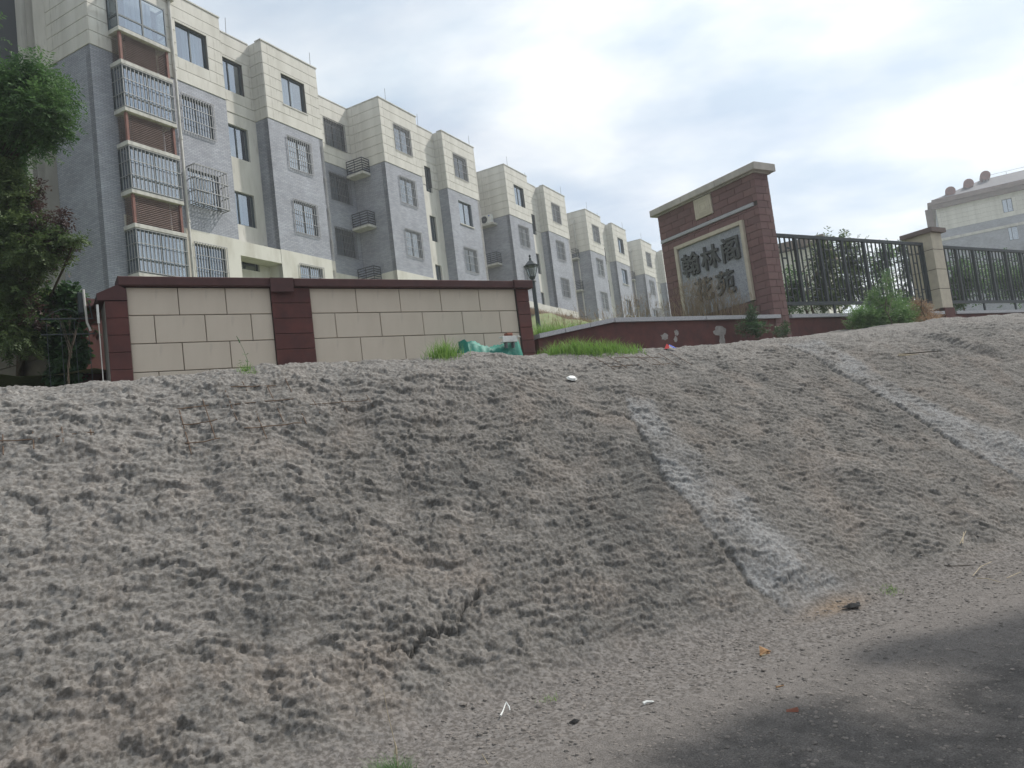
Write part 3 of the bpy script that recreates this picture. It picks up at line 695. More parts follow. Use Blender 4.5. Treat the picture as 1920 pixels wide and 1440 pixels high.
mb.box(3.27, 3.57, -.25, -.001, 12.56, 12.86); mb.tube([(3.42, -.1, 12.7), (3.42, .1, 13.05)], .05, 8)
obj('downpipe', mb, M['pipe'], A)
# gable end of the nearest block, seen above the tree
gx = -.72
plate(A, 'gable_return_wall', (gx, 2.42, 0), 0, .719, -3.5, BR1 - .35, .26, M['greyplaster'])
plate(A, 'gable_return_wall', (gx, 2.42, 0), 0, .719, BR1 - .35, TOPZ, .26, M['cream'])
gh = [(8 - 1.95 - .0, 8.0 - .72, z, z + 2.2) for z in (-.1, 2.9, 5.9, 9.0)]
# frame runs from the back (a=0 at y=10.42) to the front (a=8)
gf = (gx, 10.42, -math.pi / 2)
plate(A, 'gable_wall', gf, 0, 8.0, -3.5, TOPZ, .26, M['cream'], [(5.3, 7.28, z, z + 2.1) for z in (0.1, 3.1, 6.2, 9.5)])
for i, z in enumerate((0.1, 3.1, 6.2, 9.5)): window(A, gf, 5.3, z, 1.98, 2.1, 'grille' if i < 2 else 'plain', 70 + i)
# loose cable bits near the ledges are left plain; a broken flashing where two blocks meet
P2 = v * 28.12 + nf * (FAC - 2.12)
fl = MB().add([(0, -.06, 0), (.02, -.09, .9), (.28, -.10, 1.25), (.75, -.08, 1.18), (.46, -.10, .55), (.30, -.07, .1), (.14, -.06, -.4), (0, -.03, 0), (.02, -.04, .9), (.28, -.05, 1.25), (.75, -.04, 1.18), (.46, -.05, .55), (.30, -.04, .1), (.14, -.03, -.4)],
              [(0, 6, 5, 4, 3, 2, 1), (7, 8, 9, 10, 11, 12, 13), (0, 1, 8, 7), (1, 2, 9, 8), (2, 3, 10, 9), (3, 4, 11, 10), (4, 5, 12, 11), (5, 6, 13, 12), (6, 0, 7, 13)])
obj('torn_flashing', fl, M['white'], A, (11.75, 2.2, 11.75))

def ac_unit(vpos, off, z, label):
    P = v * vpos + nf * (FAC + off)
    o = thing('air_conditioner', label, 'air conditioner', (P.x, P.y, z), RZ_B - math.pi / 2)
    obj('casing', MB().cbox(0, .85, 0, .34, 0, .62, .02), M['white'], o)
    mb = MB(); mb.add([(.30 + .25 * math.cos(a), -.012, .31 + .25 * math.sin(a)) for a in [k * math.pi / 12 for k in range(24)]] + [(.30 + .25 * math.cos(a), .0, .31 + .25 * math.sin(a)) for a in [k * math.pi / 12 for k in range(24)]],
                      [tuple(range(24))] + [(i, (i + 1) % 24, 24 + (i + 1) % 24, 24 + i) for i in range(24)])
    obj('fan_grille', mb, M['black'], o); obj('fan_hub', MB().box(.25, .35, -.035, -.014, .26, .36), M['grille_dark'], o)
    obj('badge', MB().box(.66, .76, -.008, -.001, .48, .55), M['blue'], o)
ac_unit(46.85 - .55, -2.1 + .05, 8 + .25 + 9.02, 'white outdoor air conditioner on a ledge high up the third block of flats')
P = v * (46.82) + nf * (FAC - 1.0)
C3 = [o for o in COL.objects if o.get('label', '').startswith('third block')][0]
obj('air_conditioner_ledge', _cache['acs'], M['concrete'], C3, (-.03, 1.0, 9.0))

# ------------------------------------------------------------------ building at the far right
def right_building():
    P = Vector((55.44, 81.72, 0)); B = thing('hipped_roof_building', 'cream and grey building with a hipped grey roof and red water tanks at far right', 'building', (P.x, P.y, 3.5), rad(90 - 118.5))
    zo = -3.5
    hs = [(-.50, .42, 20.1 + zo, 21.55 + zo), (-.40, .46, 17.0 + zo, 18.45 + zo), (5.0, 6.0, 20.1 + zo, 21.55 + zo), (5.0, 6.0, 17.0 + zo, 18.45 + zo)]
    a0, a1 = -6.7, 14
    plate(B, 'lower_wall', None, a0, a1, 0, 18.45 + zo, .3, M['clad'], hs)
    plate(B, 'brick_band', None, a0, a1, 18.75 + zo, 19.6 + zo, .3, M['clad'], hs)
    obj('string_course', MB().box(a0 - .05, a1, -.08, .3, 18.452 + zo, 18.748 + zo), M['concrete'], B)
    plate(B, 'upper_wall', (0, .03, 0), a0, a1, 19.6 + zo, 22.1 + zo, .27, M['joint'], hs); panels(B, (0, .03, 0), a0, a1, 19.6 + zo, 22.1 + zo, hs, 5)
    plate(B, 'end_wall', (a0, 14, -math.pi / 2), 0, 13.7, 0, 22.1 + zo, .3, M['clad'])
    obj('core', MB().box(a0 + .5, a1 - .3, .8, 12, 0, 22 + zo), M['room'], B)
    for a, z, k in ((-.5, 20.1, 1), (-.4, 17.0, 2), (5.0, 20.1, 3), (5.0, 17.0, 4)): window(B, None, a, z + zo, .92 if a < 0 else 1.0, 1.45, 'plain', 500 + k)
    # stepped eaves and hipped roof
    e = MB().box(a0 - .35, a1, -.5, 13, 22.1 + zo, 22.55 + zo).box(a0 - .75, a1, -.8, 13.3, 22.552 + zo, 22.85 + zo).box(a0 - .3, a1, -.45, 13, 22.852 + zo, 23.15 + zo)
    obj('eaves', e, M['eave'], B)
    obj('corner_pier', MB().box(a0 - 1.05, a0 - .35, 1.2, 1.9, 0, 22.54 + zo), M['eave'], B)
    zr = 23.152 + zo; xL, xR = a0 - .2, a1; yF, yB = -.3, 12.9
    r = MB().add([(xL, yF, zr), (xR, yF, zr), (xR, yB, zr), (xL, yB, zr), (xL + 5.4, 6.3, zr + 2.5), (xR, 6.3, zr + 2.5)], [(0, 1, 5, 4), (2, 3, 4, 5), (3, 0, 4), (1, 2, 5), (0, 3, 2, 1)])
    obj('roof', r, M['roof'], B)
    rl = MB(); 
    for k in range(8): rl.tube([(-1 + k * 2, 6.3, zr + 2.4), (-1 + k * 2, 6.3, zr + 2.85)], .02, 4)
    rl.tube([(-1, 6.3, zr + 2.84), (13, 6.3, zr + 2.84)], .02, 4); obj('roof_rail', rl, M['grille_dark'], B)
    obj('lower_porch_roof', MB().box(.9, 9, -1.2, -.02, 16.2 + zo, 16.55 + zo), M['eave'], B)
    obj('porch_wall', MB().box(1.1, 9, -1.0, -.03, 0, 16.19 + zo), M['cream'], B)
    c, s_ = math.cos(rad(90 - 118.5)), math.sin(rad(90 - 118.5))
    for i, (x, y, z, lb) in enumerate([(-5.0, 1.2, 22.95, 'leftmost of three red solar water tanks, lowest on the hipped roof'), (-3.05, 3.0, 23.75, 'middle one of three red solar water tanks on the hipped roof'), (-1.2, 4.9, 24.65, 'topmost of three red solar water tanks, by the ridge of the hipped roof')]):
        w = thing('solar_water_heater', lb, 'water heater', (P.x + x * c - y * s_, P.y + x * s_ + y * c, z), rad(90 - 118.5), 'water tanks on the hipped roof')
        t_ = MB().tube([(0, -.7, .95), (0, -.66, .95), (0, .9, .95)], .52, 16); obj('tank', t_, M['tank'], w, smooth=False)
        p_ = MB().add([(-1.5, -.5, -.75), (-1.5, .7, -.75), (-.25, .7, .70), (-.25, -.5, .70), (-1.44, -.5, -.81), (-1.44, .7, -.81), (-.19, .7, .64), (-.19, -.5, .64)], [(0, 1, 2, 3), (4, 7, 6, 5), (0, 3, 7, 4), (1, 5, 6, 2), (0, 4, 5, 1), (3, 2, 6, 7)])
        obj('collector', p_, M['tank'], w)
        f_ = MB()
        for yy in (-.5, .7): f_.tube([(.05, yy, .6), (.35, yy, -.9)], .03, 5).tube([(-.1, yy, .6), (-.9, yy, -1.0)], .02, 5)
        obj('stand', f_, M['steel'], w)
right_building()

# small cream building seen through the fence
Pq = v * 45 + nf * -6.4
Bq = thing('small_house', 'small cream building with brown roof edge, seen through the left fence bay', 'building', (Pq.x, Pq.y, 3.3), rad(90 - 118.5))
plate(Bq, 'wall', (0, .1, 0), -5, 2.0, 0, 7.25, .3, M['joint']); panels(Bq, (0, .1, 0), -5, 2.0, .2, 7.2, (), 9)
obj('roof', MB().box(-5.3, 2.35, -.25, 9, 7.26, 7.7), M['eave'], Bq); plate(Bq, 'side_wall', (2.0, .4, math.pi / 2), 0, 8, 0, 7.25, .3, M['cream'])

# ------------------------------------------------------------------ beige panelled street wall (left)
WN = 10.0
def street(name, label, cat, t, n=WN, z=2.6, group=None): return thing(name, label, cat, tuple(TN(t, n, z)), RZ_ST, group)
def beige_wall():
    B = street('boundary_wall', 'beige panelled boundary wall with maroon pilasters and maroon coping', 'wall', .75)
    X = lambda t: t - .75
    Z = lambda z: z - 2.6
    obj('backing', MB().box(X(1.0), X(6.50), .03, .24, 0, Z(4.03)), M['groove'], B)
    rows = [(4.035, 3.699), (3.690, 3.355), (3.346, 3.01), (3.001, 2.65)]
    def row(t0, t1, joints, zt, zb):
        ed = [t0] + [j for j in joints if t0 + .05 < j < t1 - .05] + [t1]
        for i, (a, b) in enumerate(zip(ed[:-1], ed[1:])):
            a_ = a + (.0045 if i else 0); b_ = b - (.0045 if i < len(ed) - 2 else 0)
            obj('panel', MB().cbox(0, b_ - a_, random.uniform(-.002, .002), .028, 0, zt - zb, .005), M['panel'], B, (X(a_), 0, Z(zb)))
    for t0, t1, j1, st in ((1.02, 2.71, [1.59, 2.15], .56), (3.23, 6.50, None, .655)):
        for r, (zt, zb) in enumerate(rows):
            if t0 < 2: jj = j1 if r % 2 == 0 else [1.30, 1.88, 2.44]
            else: jj = [t0 + st * k for k in range(1, 6)] if r % 2 == 0 else [t0 + st * (k + .5) for k in range(6)]
            row(t0, t1, jj, zt, zb)
    def pil(t0, t1, zt, n_, zj=.205):
        p = obj('pilaster', MB().box(X(t0) + .008, X(t1) - .008, -.028, .26, 0, Z(zt)), M['groove'], B)
        z = Z(zt); 
        while z > .05:
            z1 = z; z0 = max(z - zj, 0)
            obj('block', MB().cbox(X(t0), X(t1), -.045, -.0285, z0 + .006, z1, .004), M['maroon'], p); z -= zj
            
    pil(2.712, 3.228, 4.03, 6); pil(6.502, 6.73, 4.03, 6)
    # end pillar at the left, with a gabled head
    p = obj('end_pillar', MB().box(X(.775), X(1.0), -.03, .5, 0, Z(3.86)), M['greyplaster'], B)
    z = Z(3.86); k = 0
    while z > .05:
        obj('block', MB().cbox(X(.78), X(1.016), -.05, -.031, max(z - .205, 0) + .005, z, .004), M['maroon'], p); z -= .205
    obj('pillar_cap', MB().prism([(X(.70), Z(3.87)), (X(1.016), Z(3.87)), (X(1.016), Z(4.0)), (X(.93), Z(4.06)), (X(.70), Z(3.95))], -.06, .55), M['maroon_cop'], B)
    # coping
    obj('coping', MB().cbox(X(.93), X(3.0), -.085, .30, Z(4.045), Z(4.155), .008), M['maroon_cop'], B)
    obj('coping', MB().cbox(X(3.01), X(6.44), -.095, .30, Z(4.042), Z(4.150), .008), M['maroon_cop'], B)
    obj('coping', MB().cbox(X(6.445), X(6.79), -.115, .33, Z(4.035), Z(4.16), .008), M['maroon_cop'], B)
    obj('coping', MB().box(X(2.70), X(3.0), -.115, -.086, Z(3.965), Z(4.15)), M['maroon_cop'], B)
beige_wall()

# side wall that runs back from the gateway; its panels carry the tree's shade as dark colour
def wing_wall():
    o0 = TN(.62, 10.45, 2.5); B = thing('wing_wall', 'dim wing wall with maroon pier running back beside the gateway, under the tree', 'wall', tuple(o0), rad(90 - 118.5))
    obj('backing', MB().box(-7, -.5, .03, .25, 0, 1.40), M['groove'], B)
    for r in range(3):
        for k in range(10):
            x1 = -.5 - k * .62 - (.31 if r % 2 else 0) * (k > 0); x0 = x1 - (.61 if (k or not r % 2) else .92)
            if r % 2 and k == 0: x0 = -.5 - .62 - .31 + .01
            if x0 < -7: continue
            obj('panel', MB().cbox(x0 + .006, x1 - .006, 0, .028, .02 + r * .46, .472 + r * .46, .005), M['panel_shade'], B)
    obj('pier', MB().cbox(-.495, -.12, -.06, .3, 0, 1.42, .01), M['maroon'], B)
    obj('coping', MB().cbox(-7.1, -.02, -.12, .36, 1.422, 1.52, .01), M['maroon_cop'], B)
wing_wall()
o = thing('conduit', 'thin white conduit standing against the left end pillar of the beige wall', 'pipe', tuple(TN(.70, 9.96, 2.5)), RZ_ST)
obj('tube', MB().tube([(0, 0, 0), (0, 0, 1.25)], .006, 6), M['pipe'], o); obj('joint', MB().lathe(0, 0, [(.014, 1.1), (.014, 1.32)], 8), M['white'], o)
o = thing('gate', 'black iron gate with arched rail in the shaded gap left of the beige wall', 'gate', tuple(TN(.12, 10.1, 2.5)), RZ_ST)
g_ = MB().box(0, .54, -.006, .006, 1.18, 1.195).box(0, .54, -.006, .006, 1.0, 1.012); obj('rail', g_, M['black'], o)
for k in range(4): obj('bar', MB().tube([(.06 + k * .14, 0, 0), (.06 + k * .14, 0, 1.16)], .004, 5), M['black'], o)
obj('arch', MB().tube([(.05 + .4 * i / 8, 0, 1.2 + .10 * math.sin(math.pi * i / 8)) for i in range(9)], .005, 5), M['black'], o)
o = thing('wall_lamp', 'black floodlight on a short white pipe above the wing wall', 'lamp', tuple(TN(.56, 10.1, 3.62)), RZ_ST)
obj('housing', MB().cbox(-.05, .005, -.05, .05, .12, .37, .01), M['black'], o); obj('pole', MB().tube([(.06, 0, -.08), (.03, 0, .02), (.02, -.06, .2), (.015, -.06, .40)], .013, 8), M['pipe'], o)
obj('bracket', MB().tube([(.02, -.05, .3), (.06, -.02, .26), (.09, 0, .08)], .007, 6), M['black'], o)

# ------------------------------------------------------------------ low maroon wall, sign wall, fences
def low_wall():
    B = street('retaining_wall', 'low maroon retaining wall with grey granite coping and peeling patches below the sign', 'wall', 6.8)
    X = lambda t: t - 6.8
    zc = 3.47 - 2.6
    obj('wall_body', MB().prism([(X(6.85), 0), (X(40), 0), (X(40), zc), (X(8.42), zc), (X(6.85), .64)], .02, .35), M['maroon'], B)
    # sloping coping then level stones
    def seg(t0, z0, t1, z1, y0=-.045):
        h = .072; obj('coping_stone', MB().prism([(X(t0), z0), (X(t1), z1), (X(t1), z1 + h), (X(t0), z0 + h)], y0 + random.uniform(-.004, .004), .40), M['granite'], B)
    n_ = 3
    for i in range(n_):
        a, b = 6.84 + 1.56 * i / n_, 6.84 + 1.56 * (i + 1) / n_; za, zb = .64 + (zc - .64) * i / n_, .64 + (zc - .64) * (i + 1) / n_
        seg(a + .004, za + .002, b - .004, zb + .002)
    t = 8.42
    while t < 12.6:
        b = min(t + random.uniform(.95, 1.25), 12.66)
        seg(t + .004, zc + .002, b - .004, zc + .002); t = b
    t = 12.99
    while t < 18.5:
        b = min(t + random.uniform(1.0, 1.3), 18.56); seg(t + .004, zc + .002, b - .004, zc + .002); t = b
    t = 19.1
    while t < 39: seg(t + .004, zc + .002, t + 1.2, zc + .002); t += 1.2
    # bare patches where the paint has come off
    rng = random.Random(3)
    for (t, z, w, h) in ((9.55, .60, .13, .085), (9.84, .66, .07, .07), (9.80, .54, .06, .08), (10.95, .66, .22, .12), (10.98, .50, .12, .14), (10.62, .40, .12, .03)):
        pts = []
        for k in range(16):
            a = 2 * math.pi * k / 16; r = rng.uniform(.65, 1.15); pts.append((X(t) + w * r * math.cos(a) / 1.3, z + h * r * math.sin(a) / 1.3))
        obj('bare_patch', MB().prism(pts[::-1], .0165, .0195), M['peel'], B)
low_wall()

SGT0, SGT1 = 12.53, 12.95
def sign_wall():
    # built in a frame whose -y face looks back along the street: local x runs from far end to the street end
    B = thing('sign_wall', 'tall plum brick sign wall with cream coping, cream plaque and raised Chinese characters', 'sign', tuple(TN(SGT0, 10.0, 3.0)), RZ_ST - math.pi / 2)
    # local x = -n (towards the street), local y = +t ; x=0 is the street face, far end x=-2.84
    LN = 2.84; th = SGT1 - SGT0; H = 3.48
    obj('wall_core', MB().box(-LN + .012, -.012, .012, th - .012, -.6, H), M['groove'], B)
    ch = .1475; rng = random.Random(11)
    def tile(face, a0, a1, z0, z1):
        key = ('bt', face, round(a1 - a0, 3), round(z1 - z0, 3)); me = cached((key, rng.randrange(3)), lambda: MB().cbox(0, a1 - a0, -.012, 0, 0, z1 - z0, .004).mesh('brick'))
        if not me.materials: me.materials.append(rng.choice(M['signbrick']))
        if face == 'front': loc, rz = (a0, .012 + rng.uniform(-.0015, .0015), z0), 0.
        else: loc, rz = (-.012 + rng.uniform(-.0015, .0015), a0, z0), math.pi / 2
        obj('brick', me, None, B, loc, rz)
    holes = [(-2.42, -.40, .93, 2.62), (-1.68, -1.16, 2.99, 3.45), (-2.84, .0, 2.795, 2.875)]
    nrow = 24
    for r in range(nrow):
        z0 = H - (r + 1) * ch; z1 = z0 + ch - .007; off = (.21 if r % 2 else 0)
        cuts = [-LN]; x = -LN + (.42 if not off else .21)
        while x < -.05: cuts.append(x); x += .42
        cuts.append(0.)
        for a, b in zip(cuts[:-1], cuts[1:]):
            segs = [(a, b - .007)]
            for h in holes:
                if h[2] < z1 - .012 and h[3] > z0 + .012:
                    new = []
                    for sg in segs:
                        p, q = sg[:2]
                        if len(sg) == 4 or h[0] >= q or h[1] <= p: new.append(sg); continue
                        if h[0] > p + .02: new.append((p, h[0]))
                        if h[1] < q - .02: new.append((h[1], q))
                        if h[2] > z0 + .012: new.append((max(p, h[0]), min(q, h[1]), z0, h[2]))
                        if h[3] < z1 - .012: new.append((max(p, h[0]), min(q, h[1]), h[3], z1))
                    segs = new
            for sg in segs:
                if sg[1] - sg[0] > .03: tile('front', sg[0], sg[1], *(sg[2:] or (z0, z1)))
        es = [0.0, th * .5 if r % 2 else th * .72, th]
        for a, b in zip(es[:-1], es[1:]): tile('end', a + (.0 if a else .0), b - (.007 if b < th else 0), z0, z1)
    # stone string, plaque, panel frame
    for k in range(4):
        a = -LN + .02 + k * .68; obj('string_course', MB().cbox(a, min(a + .676, -.03), -.035, .011, 2.80, 2.872, .006), M['granite'], B)
    pq = obj('plaque', MB().cbox(-1.67, -1.17, -.03, .011, 3.0, 3.44, .01), M['signcream'], B)
    rel = MB()
    for k in range(3):                                     # simple raised key-fret ornament
        s_ = .20 - k * .06; cx, cz, w = -1.42, 3.22, .012
        rel.box(cx - s_, cx + s_ * .8, -.038, -.0305, cz + s_ * .85 - w, cz + s_ * .85).box(cx - s_, cx - s_ + w, -.038, -.0305, cz - s_ * .85, cz + s_ * .85 - w - .001)
        rel.box(cx - s_ + w + .001, cx + s_, -.038, -.0305, cz - s_ * .85, cz - s_ * .85 + w).box(cx + s_ - w, cx + s_, -.038, -.0305, cz - s_ * .85 + w + .001, cz + s_ * .5)
    obj('relief', rel, M['signcream'], pq)
    x0, x1, z0, z1 = -2.41, -.41, .94, 2.61; f = .085
    obj('stone_panel', MB().box(x0 + f, x1 - f, -.012, .011, z0, z1 - f), M['signgranite'], B)
    for nm, bx in (('a', (x0, x0 + f, z0, z1)), ('b', (x1 - f, x1, z0, z1)), ('c', (x0 + f + .001, x1 - f - .001, z1 - f, z1))):
        obj('panel_frame', MB().cbox(bx[0], bx[1], -.065, .0115, bx[2], bx[3], .008), M['signcream'], B)
    # capping stone in lengths
    a = -LN - .14; k = 0
    while a < .1:
        b = min(a + 1.02, .13); obj('coping_stone', MB().cbox(a + .002, b - .002, -.11, th + .11, H + .002, H + .15, .012), M['coping'], B); a = b
    obj('coping_bed', MB().box(-LN - .05, .05, -.045, th + .05, H - .03, H + .0), M['coping'], B)
    # raised characters
    def glyph(chh, x, z, size):
        c = bpy.data.curves.new('glyph', 'FONT'); c.body = chh; c.size = size; c.extrude = .024; c.resolution_u = 3
        tmp = bpy.data.objects.new('glyph', c); COL.objects.link(tmp); dg = bpy.context.evaluated_depsgraph_get(); m0 = bpy.data.meshes.new_from_object(tmp.evaluated_get(dg)); bpy.data.objects.remove(tmp)
        # thick strokes: the same outline laid again a few millimetres to each side
        mb = MB(); vs0 = [tuple(q.co) for q in m0.vertices]; fs0 = [tuple(p.vertices) for p in m0.polygons]
        for k, (ex, ey) in enumerate([(0, 0), (.010, 0), (-.010, 0), (0, .009), (0, -.009), (.008, .007), (-.008, .007), (.008, -.007), (-.008, -.007)]):
            mb.add([(x + ex, y + ey, z - .0006 * k) for x, y, z in vs0], fs0)
        me = mb.mesh('character')
        co = np.array([q.co for q in me.vertices]); cx, cy = (co[:, 0].min() + co[:, 0].max()) / 2, (co[:, 1].min() + co[:, 1].max()) / 2
        me.transform(Matrix.Translation((-cx, -cy, 0))); me.transform(Matrix.Rotation(math.pi / 2, 4, 'X')); 
        o_ = obj('character', me, M['letter'], B, (x, -.042, z)); return o_
    for chh, n_, z_ in (('翰', 11.98, 5.10), ('林', 11.40, 5.10), ('阁', 10.82, 5.12), ('花', 11.70, 4.47), ('苑', 11.08, 4.47)):
        glyph(chh, -(n_ - 10), z_ - 3.0, .54)
sign_wall()

def gate_pillar():
    B = street('fence_pillar', 'cream stone pillar with brown cap standing between the two iron fence bays', 'pillar', 18.60, 10.0, 3.0)
    obj('core', MB().box(.01, .44, .01, .62, 0, 2.49), M['groove'], B)
    for z0, z1 in ((.64, 1.10), (1.115, 1.58), (1.595, 2.07), (2.085, 2.49)):
        obj('stone_block', MB().box(0, .45, 0, .63, z0, z1), M['panel' if False else 'signcream'], B)
    obj('plinth', MB().box(.01, .44, -.035, .6, 0, .63), M['maroon'], B)
    obj('cap', MB().box(-.09, .54, -.09, .72, 2.492, 2.60), M['eave'], B)
gate_pillar()
def fence(t0, t1, label, n_bays, zt=5.28):
    B = street('iron_fence', label, 'fence', t0, 10.2, 3.545, 'black iron fence bays on the low wall')
    Wd = t1 - t0; H = zt - 3.545
    obj('top_rail', MB().box(0, Wd, -.035, .035, H - .07, H), M['black'], B)
    obj('bottom_rail', MB().box(0, Wd, -.03, .03, .23, .30), M['black'], B)
    for k in range(int(Wd // 1.6) + 1): obj('foot', MB().box(.15 + k * 1.6, .2 + k * 1.6, -.02, .02, 0, .229), M['black'], B)
    bw = Wd / n_bays
    pm = MB().box(-.035, .035, -.032, .032, 0, H - .372).mesh('fence_post'); bm = MB().box(-.014, .014, -.012, .012, 0, H - .372).mesh('baluster'); cm = MB().box(0, bw / 5 - .029, -.009, .009, -.014, .014).mesh('link')
    for i in range(n_bays + 1):
        obj('fence_post', pm, M['black'], B, (min(max(i * bw, .036), Wd - .036), 0, .301))
        if i == n_bays: break
        for j in range(1, 5):
            b_ = obj('baluster', bm, M['black'], B, (i * bw + j * bw / 5, 0, .301))
            if j in (1, 3): zz = (H - .372 - .22, .28) if j == 1 else (H - .372 - .22, .28)
            else: zz = (H - .372 - .44, .10)
            if j < 4 or True:
                for z_ in zz: obj('link', cm, M['black'], b_, (.0145, 0, z_)) if j < 4 else None
fence(12.96, 18.50, 'black iron fence bay between the plum brick sign wall and the cream pillar', 7)
fence(19.14, 29.0, 'black iron fence bay to the right of the cream pillar', 12, 5.24)

# ------------------------------------------------------------------ street lamp
o = thing('street_lamp', 'black lamp post with a glass lantern just beyond the right end of the beige wall', 'lamp post', (.87, 19.85, 3.6))
obj('post', MB().lathe(0, 0, [(.14, -.9), (.14, .0), (.10, .15), (.10, .3), (.06, .4), (.055, 1.3), (.05, 2.2)], 12), M['black'], o)
hd = obj('lantern_frame', MB().lathe(0, 0, [(.09, 2.2), (.05, 2.25), (.085, 2.31), (.09, 2.33)], 12), M['black'], o)
fr = MB(); 
for k in range(6):
    a = k * math.pi / 3; fr.tube([(.085 * math.cos(a), .085 * math.sin(a), 2.33), (.165 * math.cos(a), .165 * math.sin(a), 2.60)], .008, 5)
fr.lathe(0, 0, [(.185, 2.60), (.195, 2.63), (.17, 2.64), (.07, 2.74), (.035, 2.76), (.03, 2.82), (.012, 2.84), (.03, 2.87), (.03, 2.89), (.005, 2.92)], 6)
obj('lantern_roof', fr, M['black'], o)
obj('lantern_glass', MB().lathe(0, 0, [(.082, 2.335), (.158, 2.598)], 6), M['lampglass'], o)

# ------------------------------------------------------------------ vegetation
def quads_obj(name, P, tint, mt, parent=None, loc=(0, 0, 0)):
    """P: (k,4,3) quads"""
    k = len(P); me = bpy.data.meshes.new(name); me.vertices.add(k * 4); me.vertices.foreach_set('co', P.reshape(-1).astype(np.float32))
    me.loops.add(k * 4); me.loops.foreach_set('vertex_index', np.arange(k * 4, dtype=np.int32)); me.polygons.add(k); me.polygons.foreach_set('loop_start', np.arange(0, k * 4, 4, dtype=np.int32))
    me.update(calc_edges=True); at = me.attributes.new('tint', 'FLOAT', 'POINT'); at.data.foreach_set('value', np.repeat(tint, 4).astype(np.float32))
    return obj(name, me, mt, parent, loc)
def unit(a): return a / np.maximum(np.linalg.norm(a, axis=-1, keepdims=True), 1e-6)
def sprigs(rng, blobs, n, leaflets, ll, lw, sl, droop=.3, shell=.5):
    """compound-leaf sprays filling ellipsoids; blobs (x,y,z,rx,ry,rz,weight)"""
    w = np.array([b[6] for b in blobs]); pick = rng.choice(len(blobs), n, p=w / w.sum()); Bm = np.array([b[:6] for b in blobs])[pick]
    d = unit(rng.normal(size=(n, 3))); r = rng.random(n) ** (1 / 3.) ; r = shell + (1 - shell) * r if shell > 0 else r
    lobe = 1 + .33 * np.sin(d[:, 0] * 5 + Bm[:, 0] * 9) * np.sin(d[:, 2] * 6 + Bm[:, 2] * 7); r = np.where(rng.random(n) < .35, r * rng.random(n), r) * (1 + .24 * rng.normal(size=n).clip(-1, 2.2)) * lobe; r = np.minimum(r, 1.45)
    c = Bm[:, :3] + d * r[:, None] * Bm[:, 3:6]
    ax = unit(d + rng.normal(size=(n, 3)) * .6 + np.array([0, 0, -droop])); side = unit(np.cross(ax, rng.normal(size=(n, 3)) * .4 + np.array([0, 0, 1.]))); nrm = np.cross(side, ax)
    Q = []; T = []
    tint = rng.random(n) * .5
    for k in range(leaflets):
        s_ = (k // 2 + .5) / (leaflets / 2) if leaflets > 1 else .5; sgn = 1 if k % 2 else -1
        b = c + ax * (sl * s_); dirr = unit(side * sgn + ax * .55 + rng.normal(size=(n, 3)) * .22 - nrm * 0 + np.array([0, 0, -.15])); wv = unit(np.cross(dirr, nrm + rng.normal(size=(n, 3)) * .35))
        L_ = ll * (.7 + .6 * rng.random((n, 1))); W_ = lw * (.7 + .6 * rng.random((n, 1)))
        Q.append(np.stack([b, b + dirr * L_ * .45 + wv * W_ * .5, b + dirr * L_, b + dirr * L_ * .45 - wv * W_ * .5], 1)); T.append(tint + .15 * rng.random(n))
    return np.concatenate(Q), np.concatenate(T)
def blades(rng, roots, h, w, lean=.35, seg=3):
    """curved grass blades as quad strips; roots (n,3), h (n,)"""
    n = len(roots); a = rng.random(n) * 6.283; dirr = np.stack([np.cos(a), np.sin(a), np.zeros(n)], -1); b = a + rng.normal(size=n) * .5 + 1.57; wd = np.stack([np.cos(b), np.sin(b), np.zeros(n)], -1)
    ln = lean * (.3 + rng.random(n)) * h; Q = []; tint = rng.random(n) * .6
    for k in range(seg):
        s0, s1 = k / seg, (k + 1) / seg
        def at(s_): return roots + np.stack([np.zeros(n), np.zeros(n), h * (s_ - .18 * s_ * s_)], -1) + dirr * (ln * s_ ** 2)[:, None]
        w0, w1 = w * (1 - s0 ** 1.6), w * (1 - s1 ** 1.6) + .0006
        Q.append(np.stack([at(s0) - wd * w0 * .5, at(s0) + wd * w0 * .5, at(s1) + wd * w1 * .5, at(s1) - wd * w1 * .5], 1))
    return np.concatenate(Q), np.tile(tint, seg)
def branch_obj(parent, name, paths, mt):
    mb = MB()
    for pts, r, r1 in paths: mb.tube(pts, r, 6, r1)
    return obj(name, mb, mt, parent)
def tree(name, label, cat, loc, blobs, n, leaflets, ll, lw, sl, mt, trunk, seed, group=None, droop=.3, shell=.35):
    rng = np.random.default_rng(seed); o = thing(name, label, cat, loc, 0, group); lx = np.array(loc)
    bl = [(b[0] - lx[0], b[1] - lx[1], b[2] - lx[2], *b[3:]) for b in blobs]
    Q, T = sprigs(rng, bl, n, leaflets, ll, lw, sl, droop, shell); quads_obj('crown', Q, T, mt, o)
    paths = []
    base = Vector((0, 0, -.2)); top = Vector(trunk)
    paths.append(([base, base.lerp(top, .35) + Vector((.05, .03, 0)), base.lerp(top, .7) + Vector((-.04, .02, 0)), top], trunk_r(n), trunk_r(n) * .45))
    for b in bl:
        e = Vector(b[:3]); s_ = base.lerp(top, random.uniform(.5, .95)); mid = s_.lerp(e, .5) + Vector((random.uniform(-.1, .1), random.uniform(-.1, .1), .08))
        paths.append(([s_, mid, e], trunk_r(n) * .4, .006))
        for q in range(4):
            tp = e + Vector((random.uniform(-1, 1) * b[3], random.uniform(-1, 1) * b[4], random.uniform(-.8, .9) * b[5])) * .8; paths.append(([mid.lerp(e, random.random()), tp], .010, .003))
    branch_obj(o, 'trunk', paths if cat == 'tree' else [(q, r_ * .16, r1_ * .3) for q, r_, r1_ in paths], M['bark']); return o
def trunk_r(n): return .03 + .00001 * n

